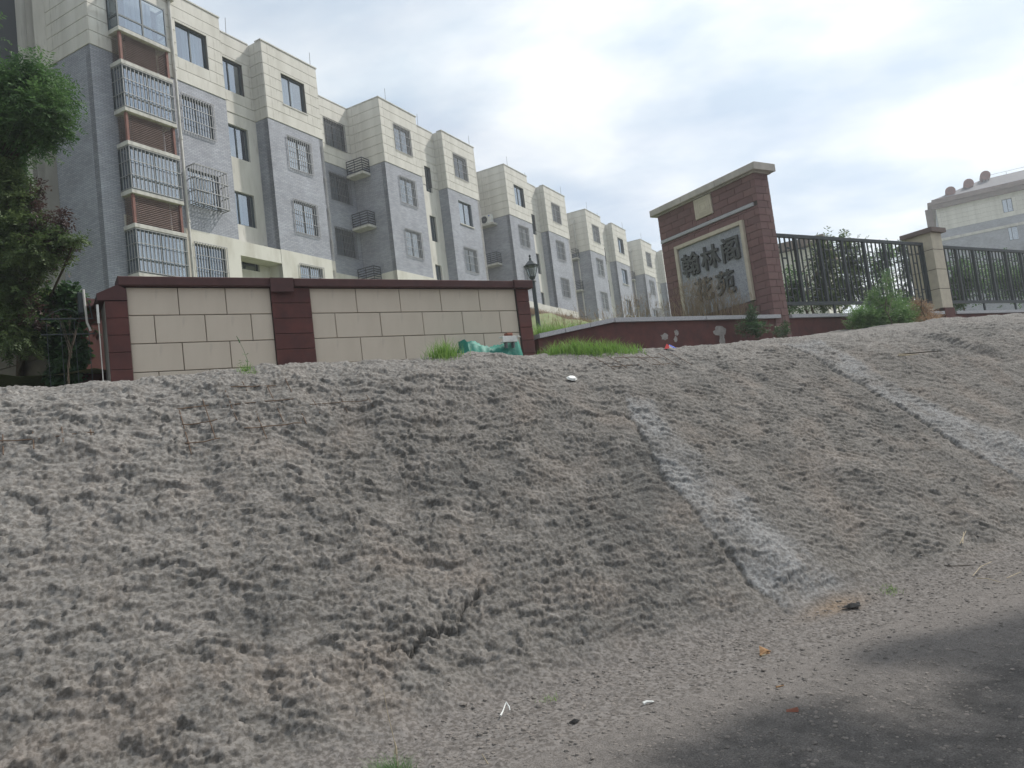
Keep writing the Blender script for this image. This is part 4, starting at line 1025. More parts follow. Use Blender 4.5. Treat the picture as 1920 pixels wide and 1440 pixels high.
def PX(px, py, Y):
    """a point Y metres ahead on the sight line through a place in the photograph (used to survey positions)"""
    d = _F + _R * ((px - 960) / 1443) + _U * ((720 - py) / 1443); return Vector((0, 0, EYE)) + d * Y
def bl(px, py, Y, rpx, rpz, w=1., dep=None):
    p = PX(px, py, Y); r = rpx / 1443 * Y; rz = rpz / 1443 * Y; return (p.x, p.y, p.z, r, dep or r, rz, w)

# big green tree leaning in from the left
tree('locust_tree', 'tall green feathery tree overhanging the left edge in front of the gable', 'tree', (-8.0, 9.6, 2.4),
     [bl(20, 165, 9.0, 45, 38, 1.0), bl(75, 150, 9.1, 35, 28, .7), bl(30, 235, 9.0, 60, 45, 1.6), bl(88, 205, 8.9, 42, 40, 1.1), bl(95, 245, 9, 24, 20, .4), bl(-30, 200, 9, 70, 90, 2.0),
      bl(-30, 330, 9.2, 55, 60, 1.2), bl(10, 290, 9.2, 30, 25, .5), bl(-10, 370, 9.2, 45, 40, .8), bl(-150, 150, 9.5, 150, 160, 3)], 5200, 10, .058, .017, .15, M['leaf_green'], (.5, -.2, 2.6), 21)
tree('plum_tree', 'dark purple-leaved tree with green shoots at the left edge below the feathery tree', 'tree', (-7.0, 9.5, 2.4),
     [bl(78, 352, 8.9, 8, 14, .10), bl(62, 372, 8.9, 13, 8, .14), bl(70, 398, 8.9, 16, 8, .2), bl(95, 425, 8.85, 20, 11, .45), bl(120, 412, 8.85, 8, 12, .22), bl(55, 430, 8.9, 22, 14, .4), bl(88, 455, 8.85, 26, 13, .5), bl(112, 470, 8.9, 20, 10, .25), bl(20, 400, 9.1, 22, 14, .4),
      bl(70, 495, 9.1, 34, 16, .45), bl(15, 470, 9.1, 30, 25, .5), bl(35, 545, 9.1, 36, 26, .5), bl(20, 600, 9.1, 45, 30, .5), bl(62, 590, 8.85, 22, 24, .3)], 800, 6, .050, .020, .10, M['leaf_purple'], (.8, -.2, 1.9), 22)
tree('ash_tree', 'dark leafy tree with small green leaves mixed into the purple one at the left edge', 'tree', (-6.6, 9.9, 2.4),
     [bl(15, 440, 8.9, 42, 40, 1.2), bl(50, 425, 8.8, 26, 18, .5), bl(108, 448, 8.8, 26, 9, .25), bl(142, 450, 8.75, 14, 5, .07), bl(70, 475, 8.8, 50, 22, 1.), bl(8, 340, 8.9, 28, 40, .8), bl(20, 540, 8.95, 50, 45, 1.3), bl(20, 620, 8.95, 60, 40, 1.2), bl(40, 370, 8.8, 16, 14, .2), bl(-60, 480, 8.95, 60, 130, 2)], 4300, 8, .050, .018, .12, M['leaf_olive'], (.6, -.2, 1.9), 23)
tree('climbing_bush', 'broad-leaved green climber hanging over the dim gateway left of the beige wall', 'bush', tuple(TN(.2, 9.95, 2.4)),
     [bl(85, 575, 9.3, 26, 24, .8), bl(132, 565, 9.3, 17, 22, .5), bl(110, 610, 9.3, 40, 26, 1.2), bl(128, 660, 9.25, 26, 40, 1.3), bl(115, 700, 9.25, 20, 14, .3), bl(70, 600, 9.4, 30, 22, .6), bl(90, 545, 9.3, 6, 16, .08), bl(133, 545, 9.3, 5, 10, .08)], 3000, 4, .062, .048, .09, M['leaf_vine'], (.3, 0, 1.1), 24, droop=.9)
# roadside tree beyond the right of the frame; its dappled shade lies on the road
def _shade(px, py, z, r, w):
    d = _F + _R * ((px - 960) / 1443) + _U * ((720 - py) / 1443); k = -EYE / d.z; q = z / math.tan(rad(SUN_EL))
    return (d.x * k + q * math.sin(rad(SUN_AZ)), d.y * k + q * math.cos(rad(SUN_AZ)), z, r, r, r * .7, w)
tree('roadside_tree', 'leafy roadside tree on the near side of the road, shading the lower right corner', 'tree', (9.5, 3.0, 0),
     [_shade(1850, 1195, 5.0, .22, .4), _shade(1750, 1205, 5.2, .17, .3), _shade(1670, 1220, 5.4, .12, .2), _shade(1930, 1225, 5.0, .34, .6), _shade(2010, 1180, 5.2, .5, .8), _shade(1500, 1345, 5.8, .20, .35), _shade(1600, 1370, 5.8, .17, .35), _shade(1700, 1405, 5.9, .18, .35),
      _shade(1370, 1415, 6.1, .24, .4), _shade(1500, 1430, 6.2, .30, .6), _shade(1650, 1475, 6.2, .28, .6), _shade(1800, 1475, 6.2, .25, .55), _shade(1930, 1480, 6.3, .22, .5), _shade(2080, 1330, 6.0, .6, .9), _shade(1700, 1560, 6.8, .7, 1.), _shade(2150, 1250, 5.8, .7, .8)], 6500, 6, .085, .04, .12, M['leaf_green'], (.2, .9, 4.8), 77, droop=.1)
# shrubs along the crest
def bush(name, label, cat, t, n, bls, cnt, lf, ll, lw, sl, mt, seed, group=None, droop=0., hgt=.5, shell=.2):
    p = on_ground(t, n); return tree(name, label, cat, tuple(p), bls, cnt, lf, ll, lw, sl, mt, (0, 0, hgt), seed, group, droop, shell)
bush('feathery_bush', 'bright green feathery bush on the crest in front of the first iron fence bay', 'bush', 13.9, 8.5,
     [bl(1645, 600, 15.6, 48, 24, 2.0), bl(1612, 600, 15.5, 22, 20, .6), bl(1690, 600, 15.6, 26, 24, .7), bl(1655, 575, 15.7, 26, 16, .6), bl(1664, 545, 15.8, 13, 22, .16), bl(1664, 518, 15.9, 6, 8, .03), bl(1638, 555, 15.8, 6, 10, .08), bl(1685, 578, 15.8, 18, 20, .4)], 3300, 8, .045, .012, .12, M['leaf_bush'], 31, droop=-.5)
bush('dry_bush', 'dry brown bush beside the bright green one, at the foot of the cream pillar', 'bush', 15.1, 8.5,
     [bl(1722, 598, 16, 24, 22, 1.), bl(1740, 610, 15.5, 26, 14, .7), bl(1765, 628, 14.8, 28, 9, .5), bl(1722, 578, 16.1, 14, 10, .3), bl(1700, 600, 16, 14, 18, .3)], 3600, 5, .045, .013, .11, M['leaf_dry'], 32)
bush('weed', 'upright leafy weed growing against the low maroon wall below the sign', 'weed', 11.1, 9.6,
     [bl(1412, 606, 14.3, 9, 20, .8), bl(1412, 582, 14.3, 4, 8, .15), bl(1400, 612, 14.2, 16, 12, .5), bl(1425, 615, 14.2, 16, 10, .5)], 420, 6, .055, .014, .08, M['leaf_vine'], 33)
bush('weed', 'small weed at the crest under the sign wall corner, right of the upright leafy weed', 'weed', 12.0, 9.4,
     [bl(1466, 622, 14.6, 12, 7, 1.), bl(1472, 614, 14.6, 5, 7, .2)], 130, 6, .05, .013, .07, M['leaf_vine'], 34)
# trees behind the fence
back = [((14.6, 11.6), [bl(1490, 540, 19, 16, 40, 1), bl(1475, 565, 19, 22, 20, .6)], 'leftmost leafy tree behind the first iron fence bay', 500),
        ((16.2, 12.0), [bl(1545, 500, 20, 26, 50, 2), bl(1548, 465, 20, 12, 20, .4), bl(1540, 560, 20, 34, 20, 1)], 'fullest tree behind the first iron fence bay, left of its middle', 1500),
        ((17.0, 12.4), [bl(1598, 490, 20.5, 26, 42, 1.4), bl(1590, 545, 20.5, 36, 30, 1.3), bl(1585, 455, 20.5, 8, 14, .2)], 'tree behind the middle of the first iron fence bay', 1500),
        ((18.6, 13.2), [bl(1650, 500, 22, 20, 38, 1), bl(1640, 555, 22, 30, 22, 1.), bl(1664, 474, 22, 11, 18, .5)], 'slender tree behind the first iron fence bay, showing tips above its rail', 1000),
        ((20.2, 13.8), [bl(1698, 500, 24, 16, 40, 1), bl(1692, 460, 24, 12, 8, .2), bl(1695, 555, 24, 18, 20, .6)], 'tree close behind the cream pillar', 700),
        ((22.5, 12.5), [bl(1810, 520, 23, 36, 36, 2), bl(1790, 555, 23, 26, 20, 1)], 'dark tree behind the second iron fence bay, next to the cream pillar', 1700),
        ((25.0, 12.8), [bl(1875, 520, 25, 40, 34, 2), bl(1915, 530, 25, 40, 34, 2)], 'dark tree behind the second iron fence bay at the right edge', 1900)]
for i, ((t, n), b, lb, cnt) in enumerate(back):
    p = TN(t, n, 0); p.z = float(hill_z(np.array([p.x]), np.array([p.y]))[0])
    tree('garden_tree', lb, 'tree', tuple(p), b, int(cnt * .62), 6, .085, .035, .13, M['leaf_olive'] if i in (1, 2, 4) else M['leaf_green'], (0, 0, 1.6), 50 + i, 'trees behind the iron fence', shell=.1)

def at_px(px, py, kind='slope'):
    """walk along the sight line until it meets the ground"""
    d = (_F + _R * ((px - 960) / 1443) + _U * ((720 - py) / 1443)); s_ = np.linspace(2, 26, 3000)
    x, y, z = d.x * s_, d.y * s_, EYE + d.z * s_; t = x * u.x + y * u.y; n = x * nn.x + y * nn.y
    zz, _, _ = base_z(t, n); hit = z < zz; k = int(np.argmax(hit)) if (hit & (n < 8)).any() else int(np.argmin(np.where((n > 6) & (n < 8.2), z - zz, 9)))
    return float(t[k]), float(n[k])
def grass_tuft(label, t, n, w, d, cnt, h, seed, name='grass_tuft', mt='grass', cat='grass', group='green tufts along the crest', wd=.006, lean=.6):
    rng = np.random.default_rng(seed); p = on_ground(t, n, -.02); tt = t + rng.normal(size=cnt) * w * .4; n2 = n + rng.normal(size=cnt) * d * .4
    _, _, z, *_ = ground(tt, n2)
    R0 = np.stack([tt * u.x + n2 * nn.x - p.x, tt * u.y + n2 * nn.y - p.y, z - .015 - p.z], -1)
    fall = np.exp(-((tt - t) / (w * .7)) ** 2)
    Q, T = blades(rng, R0, h * (.35 + .75 * rng.random(cnt)) * (.5 + .5 * fall), wd, lean)
    o_ = quads_obj(name, Q, T, M[mt], None, tuple(p)); tag(o_, label, cat, group); return o_
grass_tuft('bright green grass tuft on the crest just left of the green tarpaulin', *at_px(835, 671), .26, .16, 420, .26, 61)
grass_tuft('small bright grass tuft at the foot of a tall stem before the beige panels', 1.69, 7.25, .12, .10, 110, .11, 62, wd=.005)
for i, (t, n, w, c, h, lb) in enumerate([(*at_px(1050, 665), .3, 420, .22, 'leftmost grass tuft below the sloping granite coping'), (*at_px(1085, 664), .33, 620, .27, 'thick grass tuft, second from left below the sloping coping'),
                                      (*at_px(1122, 663), .3, 480, .24, 'middle grass tuft in the row below the low maroon wall'), (*at_px(1155, 662), .28, 380, .22, 'grass tuft right of the middle in the row below the low maroon wall'), (*at_px(1185, 662), .22, 220, .16, 'rightmost grass tuft in the row below the low maroon wall')]):
    grass_tuft(lb, t, n, w, .2, c, h, 63 + i)
grass_tuft('small green grass tuft at the foot of the slope beside the black hole', 5.97, 4.03, .16, .1, 120, .07, 70, group='green tufts at the foot of the slope', wd=.004)
grass_tuft('faint green sprouts on rubble right of the folded white strip', 2.65, 4.25, .14, .1, 60, .06, 71, group='green tufts at the foot of the slope', wd=.0035)
# stem weed in front of beige wall
p = on_ground(1.69, 7.25); o = thing('seedling', 'single thin green stem with a seed head in front of the beige panels', 'weed', tuple(p))
obj('stem', MB().tube([(0, 0, 0), (.01, 0, .10), (-.02, .01, .2), (-.045, 0, .27)], .0028, 5, .0012), M['leaf_bush'], o); obj('seed_head', MB().tube([(-.045, 0, .27), (-.055, 0, .30), (-.07, 0, .335)], .007, 6, .002), M['leaf_bush'], o)
rng = np.random.default_rng(5); Q, T = sprigs(rng, [(0, 0, .1, .03, .03, .09, 1)], 14, 1, .05, .008, .01); quads_obj('leaf', Q, T, M['leaf_bush'], o)
# bottom-left weed and dry stalk at the toe
def near_weed():
    q = PX(730, 1425, 3.9); t_, n_ = q.dot(u), q.dot(nn); p = on_ground(t_, n_)
    rng = np.random.default_rng(8); cnt = 420; R0 = np.stack([rng.normal(size=cnt) * .05, rng.normal(size=cnt) * .04, np.zeros(cnt)], -1)
    Q, T = blades(rng, R0, .07 + .08 * rng.random(cnt), .0035, .9); tag(quads_obj('grass_tuft', Q, T, M['leaf_bush'], None, tuple(p)), 'wiry green weed cut by the bottom edge of the photograph', 'grass')
    o = thing('dry_stalk', 'tall thin brown stalk standing above the wiry green weed', 'stalk', tuple(p + Vector((.03, .03, 0))))
    obj('stem', MB().tube([(0, 0, 0), (.005, 0, .15), (-.02, 0, .34), (-.03, 0, .48)], .0028, 5, .0013), M['straw'], o)
    obj('seed_head', MB().tube([(.0, 0, .13), (.004, 0, .16), (0, 0, .19)], .009, 6, .003), M['straw'], o)
near_weed()

def bank_grass():
    rng = np.random.default_rng(9)
    # green grass on the bank between the flats and the low wall
    cnt = 26000; t = rng.uniform(6.5, 16, cnt); n = rng.uniform(10.45, 24, cnt) ; n = 10.45 + (n - 10.45) * rng.random(cnt) ** .6
    x = t * u.x + n * nn.x; y = t * u.y + n * nn.y; z = hill_z(x, y)
    keep = np.hypot(x, y) < 40; R0 = np.stack([x, y, z - .03], -1)[keep]; k = len(R0)
    Q, T = blades(rng, R0, .18 + .35 * rng.random(k) ** 2, .012, .55); tag(quads_obj('bank_grass', Q, T, M['grass_pale']), kind='stuff')
    cnt = 9000; t = rng.uniform(7.2, 12.6, cnt); n = rng.uniform(10.42, 10.95, cnt); x = t * u.x + n * nn.x; y = t * u.y + n * nn.y; dens = .5 + .5 * fbm(t * 2.2, n, 3, 300)
    keep = rng.random(cnt) < np.clip(dens * 1.1, 0, 1); R0 = np.stack([x, y, np.full(cnt, 3.35)], -1)[keep]; k = len(R0)
    Q, T = blades(rng, R0, .14 + .22 * rng.random(k), .006, .5); tag(quads_obj('verge_grass', Q, T, M['grass']), kind='stuff')
bank_grass()
def reeds():
    rng = np.random.default_rng(10)
    spots = [(8.2, 11.3, .5, 22), (8.75, 11.4, .55, 26), (9.25, 11.2, .5, 20), (9.9, 11.3, .75, 30), (10.25, 11.2, .8, 34), (10.85, 11.2, .7, 30), (11.2, 10.9, .9, 46), (11.45, 11.0, 1.05, 60), (11.75, 10.8, 1.1, 60), (11.95, 10.6, .75, 36), (12.15, 10.5, .6, 22)]
    lbs = ['leftmost clump of dry reeds, thin and low, behind the low wall', 'second clump of dry reeds from the left behind the low wall', 'third clump of dry reeds from the left, low and sparse', 'dry reeds in front of the fourth block of flats',
           'tall dry reeds rising before the pale downpipe of the fourth block', 'dry reeds in front of the farthest block of flats', 'dense dry reeds left of the sign wall edge', 'tallest pale reed clump beside the far end of the sign wall',
           'tall reed clump overlapping the left of the sign frame', 'dry reeds in front of the lower characters of the sign', 'short reeds in front of the right of the sign panel']
    for (t, n, h, c), lb in zip(spots, lbs):
        c = int(c * 1.9); h *= 1.1
        p = TN(t, n, 3.38); o = thing('reed_clump', lb, 'reeds', tuple(p), 0, 'dry reeds behind the low wall')
        R0 = np.stack([rng.normal(size=c) * .13, rng.normal(size=c) * .10, np.zeros(c)], -1)
        hh = h * (.5 + .6 * rng.random(c))
        Q, T = blades(rng, R0, hh, .012, .30, 4); quads_obj('stem', Q, T, M['reed'], o)
        # plumes
        k = c; tips = R0 + np.stack([rng.normal(size=k) * .04, rng.normal(size=k) * .04, hh * .85], -1)
        r2 = np.repeat(tips, 7, 0) + rng.normal(size=(k * 7, 3)) * np.array([.012, .012, .05]); Q, T = blades(rng, r2, .05 + .06 * rng.random(k * 7), .005, .5, 2); tag(quads_obj('plume', Q, T, M['reed'], o), kind='stuff')
reeds()
# dead reddish plants at the foot of the flats' base wall
rng = np.random.default_rng(12); cnt = 5000; vp = rng.uniform(44, 57, cnt); d = rng.uniform(.3, 1.2, cnt)
x = vp * v.x + (FAC + d) * nf.x; y = vp * v.y + (FAC + d) * nf.y
Q, T = blades(rng, np.stack([x, y, hill_z(x, y)], -1), .3 + .4 * rng.random(cnt), .03, .7); tag(quads_obj('dead_undergrowth', Q, T, M['leaf_dry']), kind='stuff')

# ------------------------------------------------------------------ rebar mesh showing through
def rebar(label, t0, t1, n0, n1, nv, nh, seed, off=.022, r=.0045, skew=0.):
    rng = random.Random(seed); c = on_ground((t0 + t1) / 2, (n0 + n1) / 2); o = thing('rebar_mesh', label, 'wire mesh', tuple(c), 0, 'rusty mesh showing through the slope')
    def path(a, b, k=7):
        pts = []
        zs = [gz(a[0] + (b[0] - a[0]) * i / k, a[1] + (b[1] - a[1]) * i / k) for i in range(k + 1)]
        for i in range(k + 1):
            s_ = i / k; z = zs[0] * (1 - s_) + zs[-1] * s_; z = .6 * z + .4 * zs[i]; p = TN(a[0] + (b[0] - a[0]) * s_, a[1] + (b[1] - a[1]) * s_, z + off); pts.append(p - c)
        return pts
    for i in range(nv):
        t = t0 + (t1 - t0) * i / max(nv - 1, 1); e0 = rng.uniform(0, .25); e1 = rng.uniform(0, .25); L_ = n1 - n0
        obj('bar', MB().tube(path((t + skew * e0, n0 + L_ * e0), (t + skew * (1 - e1), n1 - L_ * e1)), r, 5), M['rust'], o)
    for i in range(nh):
        n = n0 + (n1 - n0) * (i + .5) / nh; e0 = rng.uniform(0, .3); e1 = rng.uniform(0, .3); L_ = t1 - t0
        obj('cross_bar', MB().tube(path((t0 - .06 + L_ * e0, n), (t1 + .06 - L_ * e1, n + rng.uniform(-.01, .01))), r, 5), M['rust'], o)
rebar('rusty reinforcing mesh patch below the beige wall, left of the bigger patch', 1.0, 1.2, 6.3, 6.82, 2, 3, 1)
rebar('rusty reinforcing mesh exposed below the single thin green stem', 1.40, 1.95, 6.35, 7.02, 4, 3, 2)
rebar('short rusty mesh wires near the left edge of the slope', -.2, .35, 6.42, 6.62, 4, 1, 3)
rebar('rusty mesh wires below the row of grass tufts', 5.6, 6.8, 6.72, 7.1, 7, 2, 4, r=.0035)
rebar('faint mesh wires on the slope right of the bigger rusty patch', 2.1, 2.6, 6.5, 6.75, 3, 1, 5, r=.003)

# ------------------------------------------------------------------ tarpaulin with things on it
def tarp():
    c = TN(5.35, 9.35, 2.88); o = thing('tarpaulin', 'crumpled green tarpaulin lying on the crest before the beige wall', 'tarpaulin', tuple(c), RZ_ST)
    nx, ny = 46, 12; vs = []; fs = []
    for j in range(ny + 1):
        for i in range(nx + 1):
            s_ = i / nx; q = j / ny; x = -.30 + s_ * .98; y = -.10 + q * .34
            prof = np.interp(s_, [0, .06, .2, .30, .5, .62, .78, .9, .96, 1], [.16, .27, .31, .27, .17, .21, .25, .36, .34, .12])
            z = prof * (math.sin(math.pi * min(1, q * 1.15 + .12)) ** .5) * (1 if j else 0) + .018 * math.sin(i * 1.1 + 2.3 * j) * (q > 0) + .012 * math.sin(i * .5 - j * 1.3)
            vs.append((x, y, z * .82))
    for j in range(ny):
        for i in range(nx): a = j * (nx + 1) + i; fs.append((a, a + 1, a + nx + 2, a + nx + 1))
    obj('sheet', MB().add(vs, fs), M['green_tarp'], o, smooth=True)
    ap = MB().add([(-.315, -.11, 0), (-.32, -.10, .24), (-.26, -.112, .265), (-.22, -.118, .22), (-.20, -.12, .0), (-.30, .0, .0), (-.30, .0, .25), (-.22, 0, .26)], [(0, 4, 3, 2, 1), (0, 1, 6, 5), (1, 2, 7, 6)])
    obj('fold', ap, M['green_tarp'], o)
    w = thing('plastic_trim', 'pale grey plastic trim piece with two feet resting on the green tarpaulin', 'trim', tuple(TN(5.78, 9.22, 3.055)), RZ_ST)
    obj('channel', MB().box(-.11, .13, -.05, .05, .09, .105).box(-.11, .13, -.052, -.04, .03, .089).box(-.11, .13, -.055, .05, .018, .029), M['white'], w)
    for x in (-.05, .07): obj('foot', MB().box(x, x + .02, -.03, .03, -.06, .017), M['grille_dark'], w)
    b = thing('brick_piece', 'small red brick piece on top of the pale plastic trim', 'brick', tuple(TN(5.80, 9.22, 3.161)), RZ_ST)
    obj('block', MB().cbox(-.045, .055, -.04, .04, 0, .045, .012), M['brickred'], b)
    f = MB()
    for k in range(9): a = k * .7; f.tube([(.0, 0, 0), (.035 * math.cos(a), .02 * math.sin(a), .02 + .006 * (k % 3)), (.06 * math.cos(a), .03 * math.sin(a), .012 * (k % 4))], .012, 5, .003)
    tag(obj('crumpled_cloth', f, M['white'], None, tuple(TN(5.95, 9.24, 3.14))), 'crumpled off-white cloth at the right top of the green tarpaulin', 'cloth')
tarp()

# ------------------------------------------------------------------ litter and stones
def rock_mesh(seed, r, sq=.6, mt='stone', n=1):
    rng = random.Random(seed); import bmesh
    bm = bmesh.new(); bmesh.ops.create_icosphere(bm, subdivisions=2, radius=r)
    dirs = [Vector((rng.uniform(-1, 1), rng.uniform(-1, 1), rng.uniform(-1, 1))).normalized() for _ in range(9)]
    for q in bm.verts:
        c = q.co.normalized(); k = 1.0
        for d in dirs: dd = c.dot(d); k -= max(0, dd - .72) * .9
        q.co = c * r * k; q.co.z *= sq; q.co.x *= 1.25
    me = bpy.data.meshes.new('stone'); bm.to_mesh(me); bm.free(); return me
rms = [rock_mesh(i, 1.0, .45 + .1 * (i % 4)) for i in range(7)]
for me in rms: me.materials.append(M['stone'])
big = [(1527, 1395, 11), (1432, 1258, 9), (1505, 1220, 8), (1530, 1257, 8), (1590, 1238, 7), (1555, 1195, 7), (1625, 1222, 8), (1715, 1237, 7), (1622, 1303, 8), (1495, 1308, 6), (1450, 1312, 6), (1872, 1382, 9), (1567, 1192, 6), (1620, 1175, 6),
       (1605, 1257, 7), (1595, 1275, 6), (1525, 1360, 7), (1560, 1378, 6), (1447, 1375, 6), (1347, 1382, 6), (1390, 1312, 6), (1850, 1135, 6), (1727, 1042, 5), (1380, 1260, 6), (1010, 1325, 10), (870, 1325, 12), (1200, 1408, 10), (1110, 1425, 9), (1330, 1245, 6), (1645, 1370, 5), (900, 1380, 9), (840, 1290, 9)]
SL = ['largest pale stone on the dark tarmac near the bottom', 'dark stone in the rubble just below the orange wood scraps', 'stone right of the orange wood scraps, at the edge of the rubble', 'stone below and right of the orange wood scraps',
      'brownish stone in the row right of the orange wood scraps', 'small pale stone on the dusty verge above the wood scraps', 'long flat stone where the verge meets the dark tarmac', 'stone at the tip of the dusty verge, above the dark tarmac',
      'pale rounded stone on dark tarmac right of the red brick chip', 'small grey stone above and right of the red brick chip', 'grey stone beside the thin orange-brown chip', 'dark stone near the bottom right corner of the road',
      'small whitish stone on the verge under the sprayed strip', 'small stone on the verge right of the charred debris', 'dark stone on the rubble, between verge tip and wood scraps', 'round stone just above the tarmac edge, mid right',
      'small dark stone on tarmac below the red brick chip', 'small grey stone left of the largest pale stone, on tarmac', 'small stone on tarmac below the wood scraps and brick chip', 'small stone at the lower left of the dark tarmac',
      'small stone left of the thin orange-brown chip', 'pale small stone on the verge near the right edge', 'small stone near the dark twig on the right', 'small stone left of the orange wood scraps, in rubble',
      'stone just right of the folded white strip', 'lumpy stone at the slope foot left of the folded white strip', 'stone near the bottom edge below the paper scrap', 'stone at the bottom edge, left of the dark tarmac',
      'small stone between the paper scrap and the wood scraps', 'pale pebble on tarmac right of the red brick chip, lower', 'stone near the bottom edge beside the yellow straw', 'stone on the slope foot above the tall brown stalk']
rr = random.Random(4)
for i, (px, py, s_) in enumerate(big):
    t, n = at_px(px, py); p = on_ground(t, n); dist = (p - Vector((0, 0, EYE))).dot(_F); r = s_ / 1443 * dist * .62
    o = obj('stone', rms[i % 7], None, None, tuple(p + Vector((0, 0, r * .15))), rr.uniform(0, 6)); o.scale = (r, r, r)
    tag(o, SL[i], 'stone', 'loose stones on the road and verge')
# uncountable small rubble
def rubble():
    rng = np.random.default_rng(14); ico = [(math.cos(k * 1.2566) * (1, .85, 1.1, .9, 1.05)[k], math.sin(k * 1.2566) * (1, 1.1, .85, 1, .9)[k], .1) for k in range(5)] + [(math.cos(k * 1.2566 + .5) * .62, math.sin(k * 1.2566 + .5) * .55, .62 + .12 * (k % 2)) for k in range(5)]; fc = [f for k in range(5) for f in ((k, (k + 1) % 5, 5 + k), ((k + 1) % 5, 5 + (k + 1) % 5, 5 + k))] + [(5, 6, 7), (5, 7, 8), (5, 8, 9)]
    cnt = 9000; t = rng.uniform(.2, 9.5, cnt); toe = np.interp(t, TOE_T, TOE_N); n = toe - .05 - np.abs(rng.normal(size=cnt)) * 1.05
    t2 = rng.uniform(.2, 8, 9000); n2 = rng.uniform(1.2, 4.2, 9000); t = np.concatenate([t, t2]); n = np.concatenate([n, n2]); cnt = len(t)
    _, nr, z, *_ = ground(t, n); r = .004 + .011 * rng.random(cnt) ** 4; a = rng.random(cnt) * 6.28
    V = np.array(ico); ca, sa = np.cos(a)[:, None], np.sin(a)[:, None]; vx = (V[:, 0] * ca - V[:, 1] * sa) * r[:, None] * 1.2; vy = (V[:, 0] * sa + V[:, 1] * ca) * r[:, None]; vz = V[:, 2] * r[:, None] * (.5 + .5 * rng.random((cnt, 1)))
    P = np.stack([(t * u.x + n * nn.x)[:, None] + vx, (t * u.y + n * nn.y)[:, None] + vy, z[:, None] + vz - .001], -1).reshape(-1, 3)
    F_ = (np.array(fc)[None] + (np.arange(cnt) * 10)[:, None, None]).reshape(-1, 3)
    me = bpy.data.meshes.new('gravel'); me.from_pydata(P.tolist(), [], F_.tolist()); me.update(); tag(obj('gravel', me, M['stone']), kind='stuff')
rubble()

def litter(name, label, cat, px, py, parts, rz=0., dz=0., tilt=None):
    t, n = at_px(px, py); p = on_ground(t, n, dz); o = thing(name, label, cat, tuple(p), rz)
    if tilt: o.rotation_euler = tilt
    for nm, mb, mt in parts: obj(nm, mb, M[mt], o)
    return o
# white dish on the slope
dish = [(math.cos(a) * .062, math.sin(a) * .045) for a in [k * math.pi / 4 + .3 for k in range(8)]]
mb = MB().add([(x, y, .0) for x, y in dish] + [(x * .7, y * .7, .018) for x, y in dish], [tuple(range(8, 16))] + [(i, (i + 1) % 8, 8 + (i + 1) % 8, 8 + i) for i in range(8)])
litter('plastic_lid', 'white plastic lid lying high on the slope', 'lid', 1073, 716, [('shell', mb, 'white'), ('rim', MB().tube([(x * 1.02, y * 1.02, 0) for x, y in dish + dish[:1]], .004, 5), 'white')], .6, .03, (rad(38), 0, RZ_ST))
litter('snack_wrapper', 'crumpled red and blue wrapper on the crest right of the grass tufts', 'wrapper', 1257, 664,
       [('red_fold', MB().add([(-.09, 0, 0), (-.02, .02, .07), (.03, 0, .02), (-.02, -.05, .0)], [(0, 1, 2), (0, 2, 3), (0, 3, 1)]), 'redp'), ('blue_fold', MB().add([(-.02, -.02, .01), (.02, .02, .06), (.13, .0, .0), (.04, -.06, .0)], [(0, 1, 2), (0, 2, 3), (0, 3, 1)]), 'blue'),
        ('white_fold', MB().add([(-.05, -.05, 0), (-.03, -.03, .04), (0, -.06, .0)], [(0, 1, 2), (0, 2, 1)]), 'white')], RZ_ST, .02)
litter('folded_strip', 'folded white plastic strip lying on the rubble at the foot of the slope', 'plastic strip', 950, 1345,
       [('long_strip', MB().tube([(-.045, -.035, .012), (-.02, .0, .02), (.02, .055, .05)], .006, 5, .003), 'white'), ('short_strip', MB().tube([(.02, .055, .052), (.03, .03, .03), (.028, .012, .015)], .005, 5, .003), 'white')], .3, .01)
litter('paper_scrap', 'crumpled white paper scrap on rubble near the bottom centre', 'paper', 1217, 1322, [('crumple', MB().tube([(-.035, 0, .008), (-.01, .004, .014), (.02, 0, .010), (.035, .01, .004)], .011, 6, .004), 'white')], .2, .004)
litter('wood_scraps', 'orange split wood scraps on the rubble strip', 'wood scraps', 1435, 1226, [('splinter', MB().add([(-.05, -.01, 0), (.03, -.015, .0), (.04, .02, .02), (-.02, .03, .055)], [(0, 1, 2), (0, 2, 3), (0, 3, 1), (1, 3, 2)]), 'wood'), ('sliver', MB().tube([(-.06, -.03, .01), (.0, -.02, .03), (.06, .02, .005)], .009, 5, .003), 'wood'), ('chip', MB().box(-.055, -.02, -.04, -.02, .0, .014), 'straw')], .3)
litter('brick_chip', 'red brick chip on the dark tarmac', 'brick', 1486, 1335, [('chip', MB().add([(-.035, -.01, 0), (.03, -.012, 0), (.035, .01, .006), (-.03, .012, .006), (.03, 0, .024), (-.02, .0, .012)], [(0, 1, 4, 5), (1, 2, 4), (2, 3, 5, 4), (3, 0, 5)]), 'brickred')], -.3)
litter('brick_chip', 'thin orange-brown chip just above the red brick chip', 'brick', 1463, 1288, [('chip', MB().tube([(-.025, 0, .004), (.025, .004, .006)], .006, 5, .003), 'wood')], .1)
litter('straw', 'pair of pale straws crossing on the slope near the right edge', 'straw', 1806, 1018, [('stalk', MB().tube([(-.08, -.09, .02), (.09, .08, .10)], .005, 5, .003), 'straw'), ('stalk', MB().tube([(-.06, -.10, .02), (.07, .09, .09)], .005, 5, .003), 'straw')], 0)
litter('straw', 'bent pale straw on the dusty verge at the right', 'straw', 1852, 1092, [('stalk', MB().tube([(-.03, .09, .02), (.0, .0, .03), (.05, -.09, .01)], .004, 5, .003), 'straw')], 0)
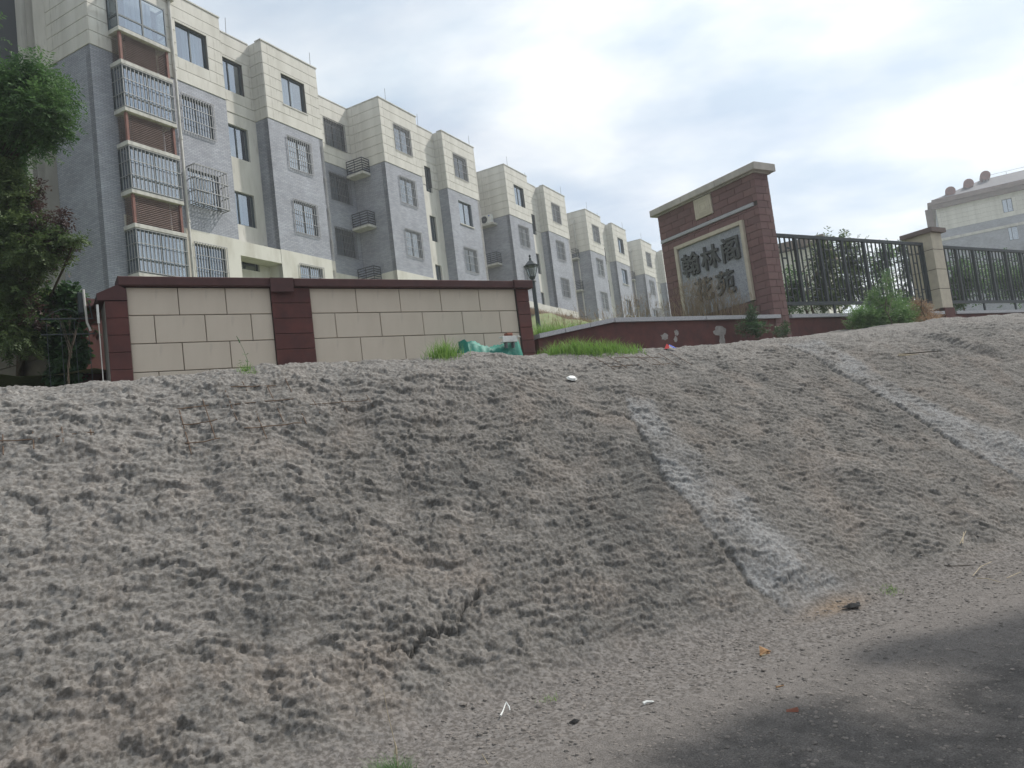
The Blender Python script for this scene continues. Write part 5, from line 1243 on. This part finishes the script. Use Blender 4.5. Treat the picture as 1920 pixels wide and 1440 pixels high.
litter('straw', 'pale straw lying near the right edge above the dark tarmac', 'straw', 1905, 1083, [('stalk', MB().tube([(-.12, -.02, .02), (.1, .03, .03)], .004, 5, .003), 'straw')], .3)
litter('straw', 'long thin pale straw lying across the verge at the right', 'straw', 1840, 1072, [('stalk', MB().tube([(-.25, -.06, .01), (0, 0, .04), (.28, .05, .03)], .0035, 5, .003), 'straw')], .55)
litter('twig', 'dark twig on the verge left of the bent pale straw', 'twig', 1790, 1065, [('stick', MB().tube([(-.09, .05, .03), (.0, .0, .02), (.14, -.05, .02)], .006, 5, .003), 'bark')], 0)
litter('twig', 'grey twig high on the slope below the bright green bush', 'twig', 1700, 672, [('stick', MB().tube([(-.25, .06, .08), (.05, 0, .06), (.45, -.06, .04)], .012, 5, .006), 'bark'), ('side_shoot', MB().tube([(-.1, .03, .07), (.0, -.15, .03), (.02, -.3, .02)], .01, 5, .004), 'straw'), ('side_shoot', MB().tube([(-.25, .05, .08), (-.1, -.15, .03), (.02, -.32, .02)], .01, 5, .004), 'straw')], 0)
litter('yellow_straw', 'yellow straw standing up at the bottom edge', 'straw', 915, 1432, [('stalk', MB().tube([(.0, 0, 0), (-.025, .0, .055)], .0035, 5, .002), 'straw')], 0)
litter('burnt_debris', 'black charred debris at the foot of the first sprayed strip', 'debris', 1600, 1141, [('clod', MB().add([(.09 * math.cos(a) * (1 + .3 * math.sin(3 * a)), .05 * math.sin(a) * (1 + .25 * math.cos(5 * a)), .0) for a in [k * math.pi / 7 for k in range(14)]] + [(0, 0, .022), (.04, .01, .03), (-.04, 0, .026)], [(i, (i + 1) % 14, 14) for i in range(14)] + [(0, 1, 15), (7, 8, 16), (3, 4, 15)]), 'hole')], .5, .02)
litter('burnt_debris', 'small black clod on the rubble between the white strip and paper scrap', 'debris', 1078, 1356, [('clod', MB().add([(.030 * math.cos(a) * (1 + .3 * math.sin(3 * a)), .020 * math.sin(a), .0) for a in [k * math.pi / 6 for k in range(12)]] + [(0, 0, .016)], [(i, (i + 1) % 12, 12) for i in range(12)]), 'hole')], .2, .006)
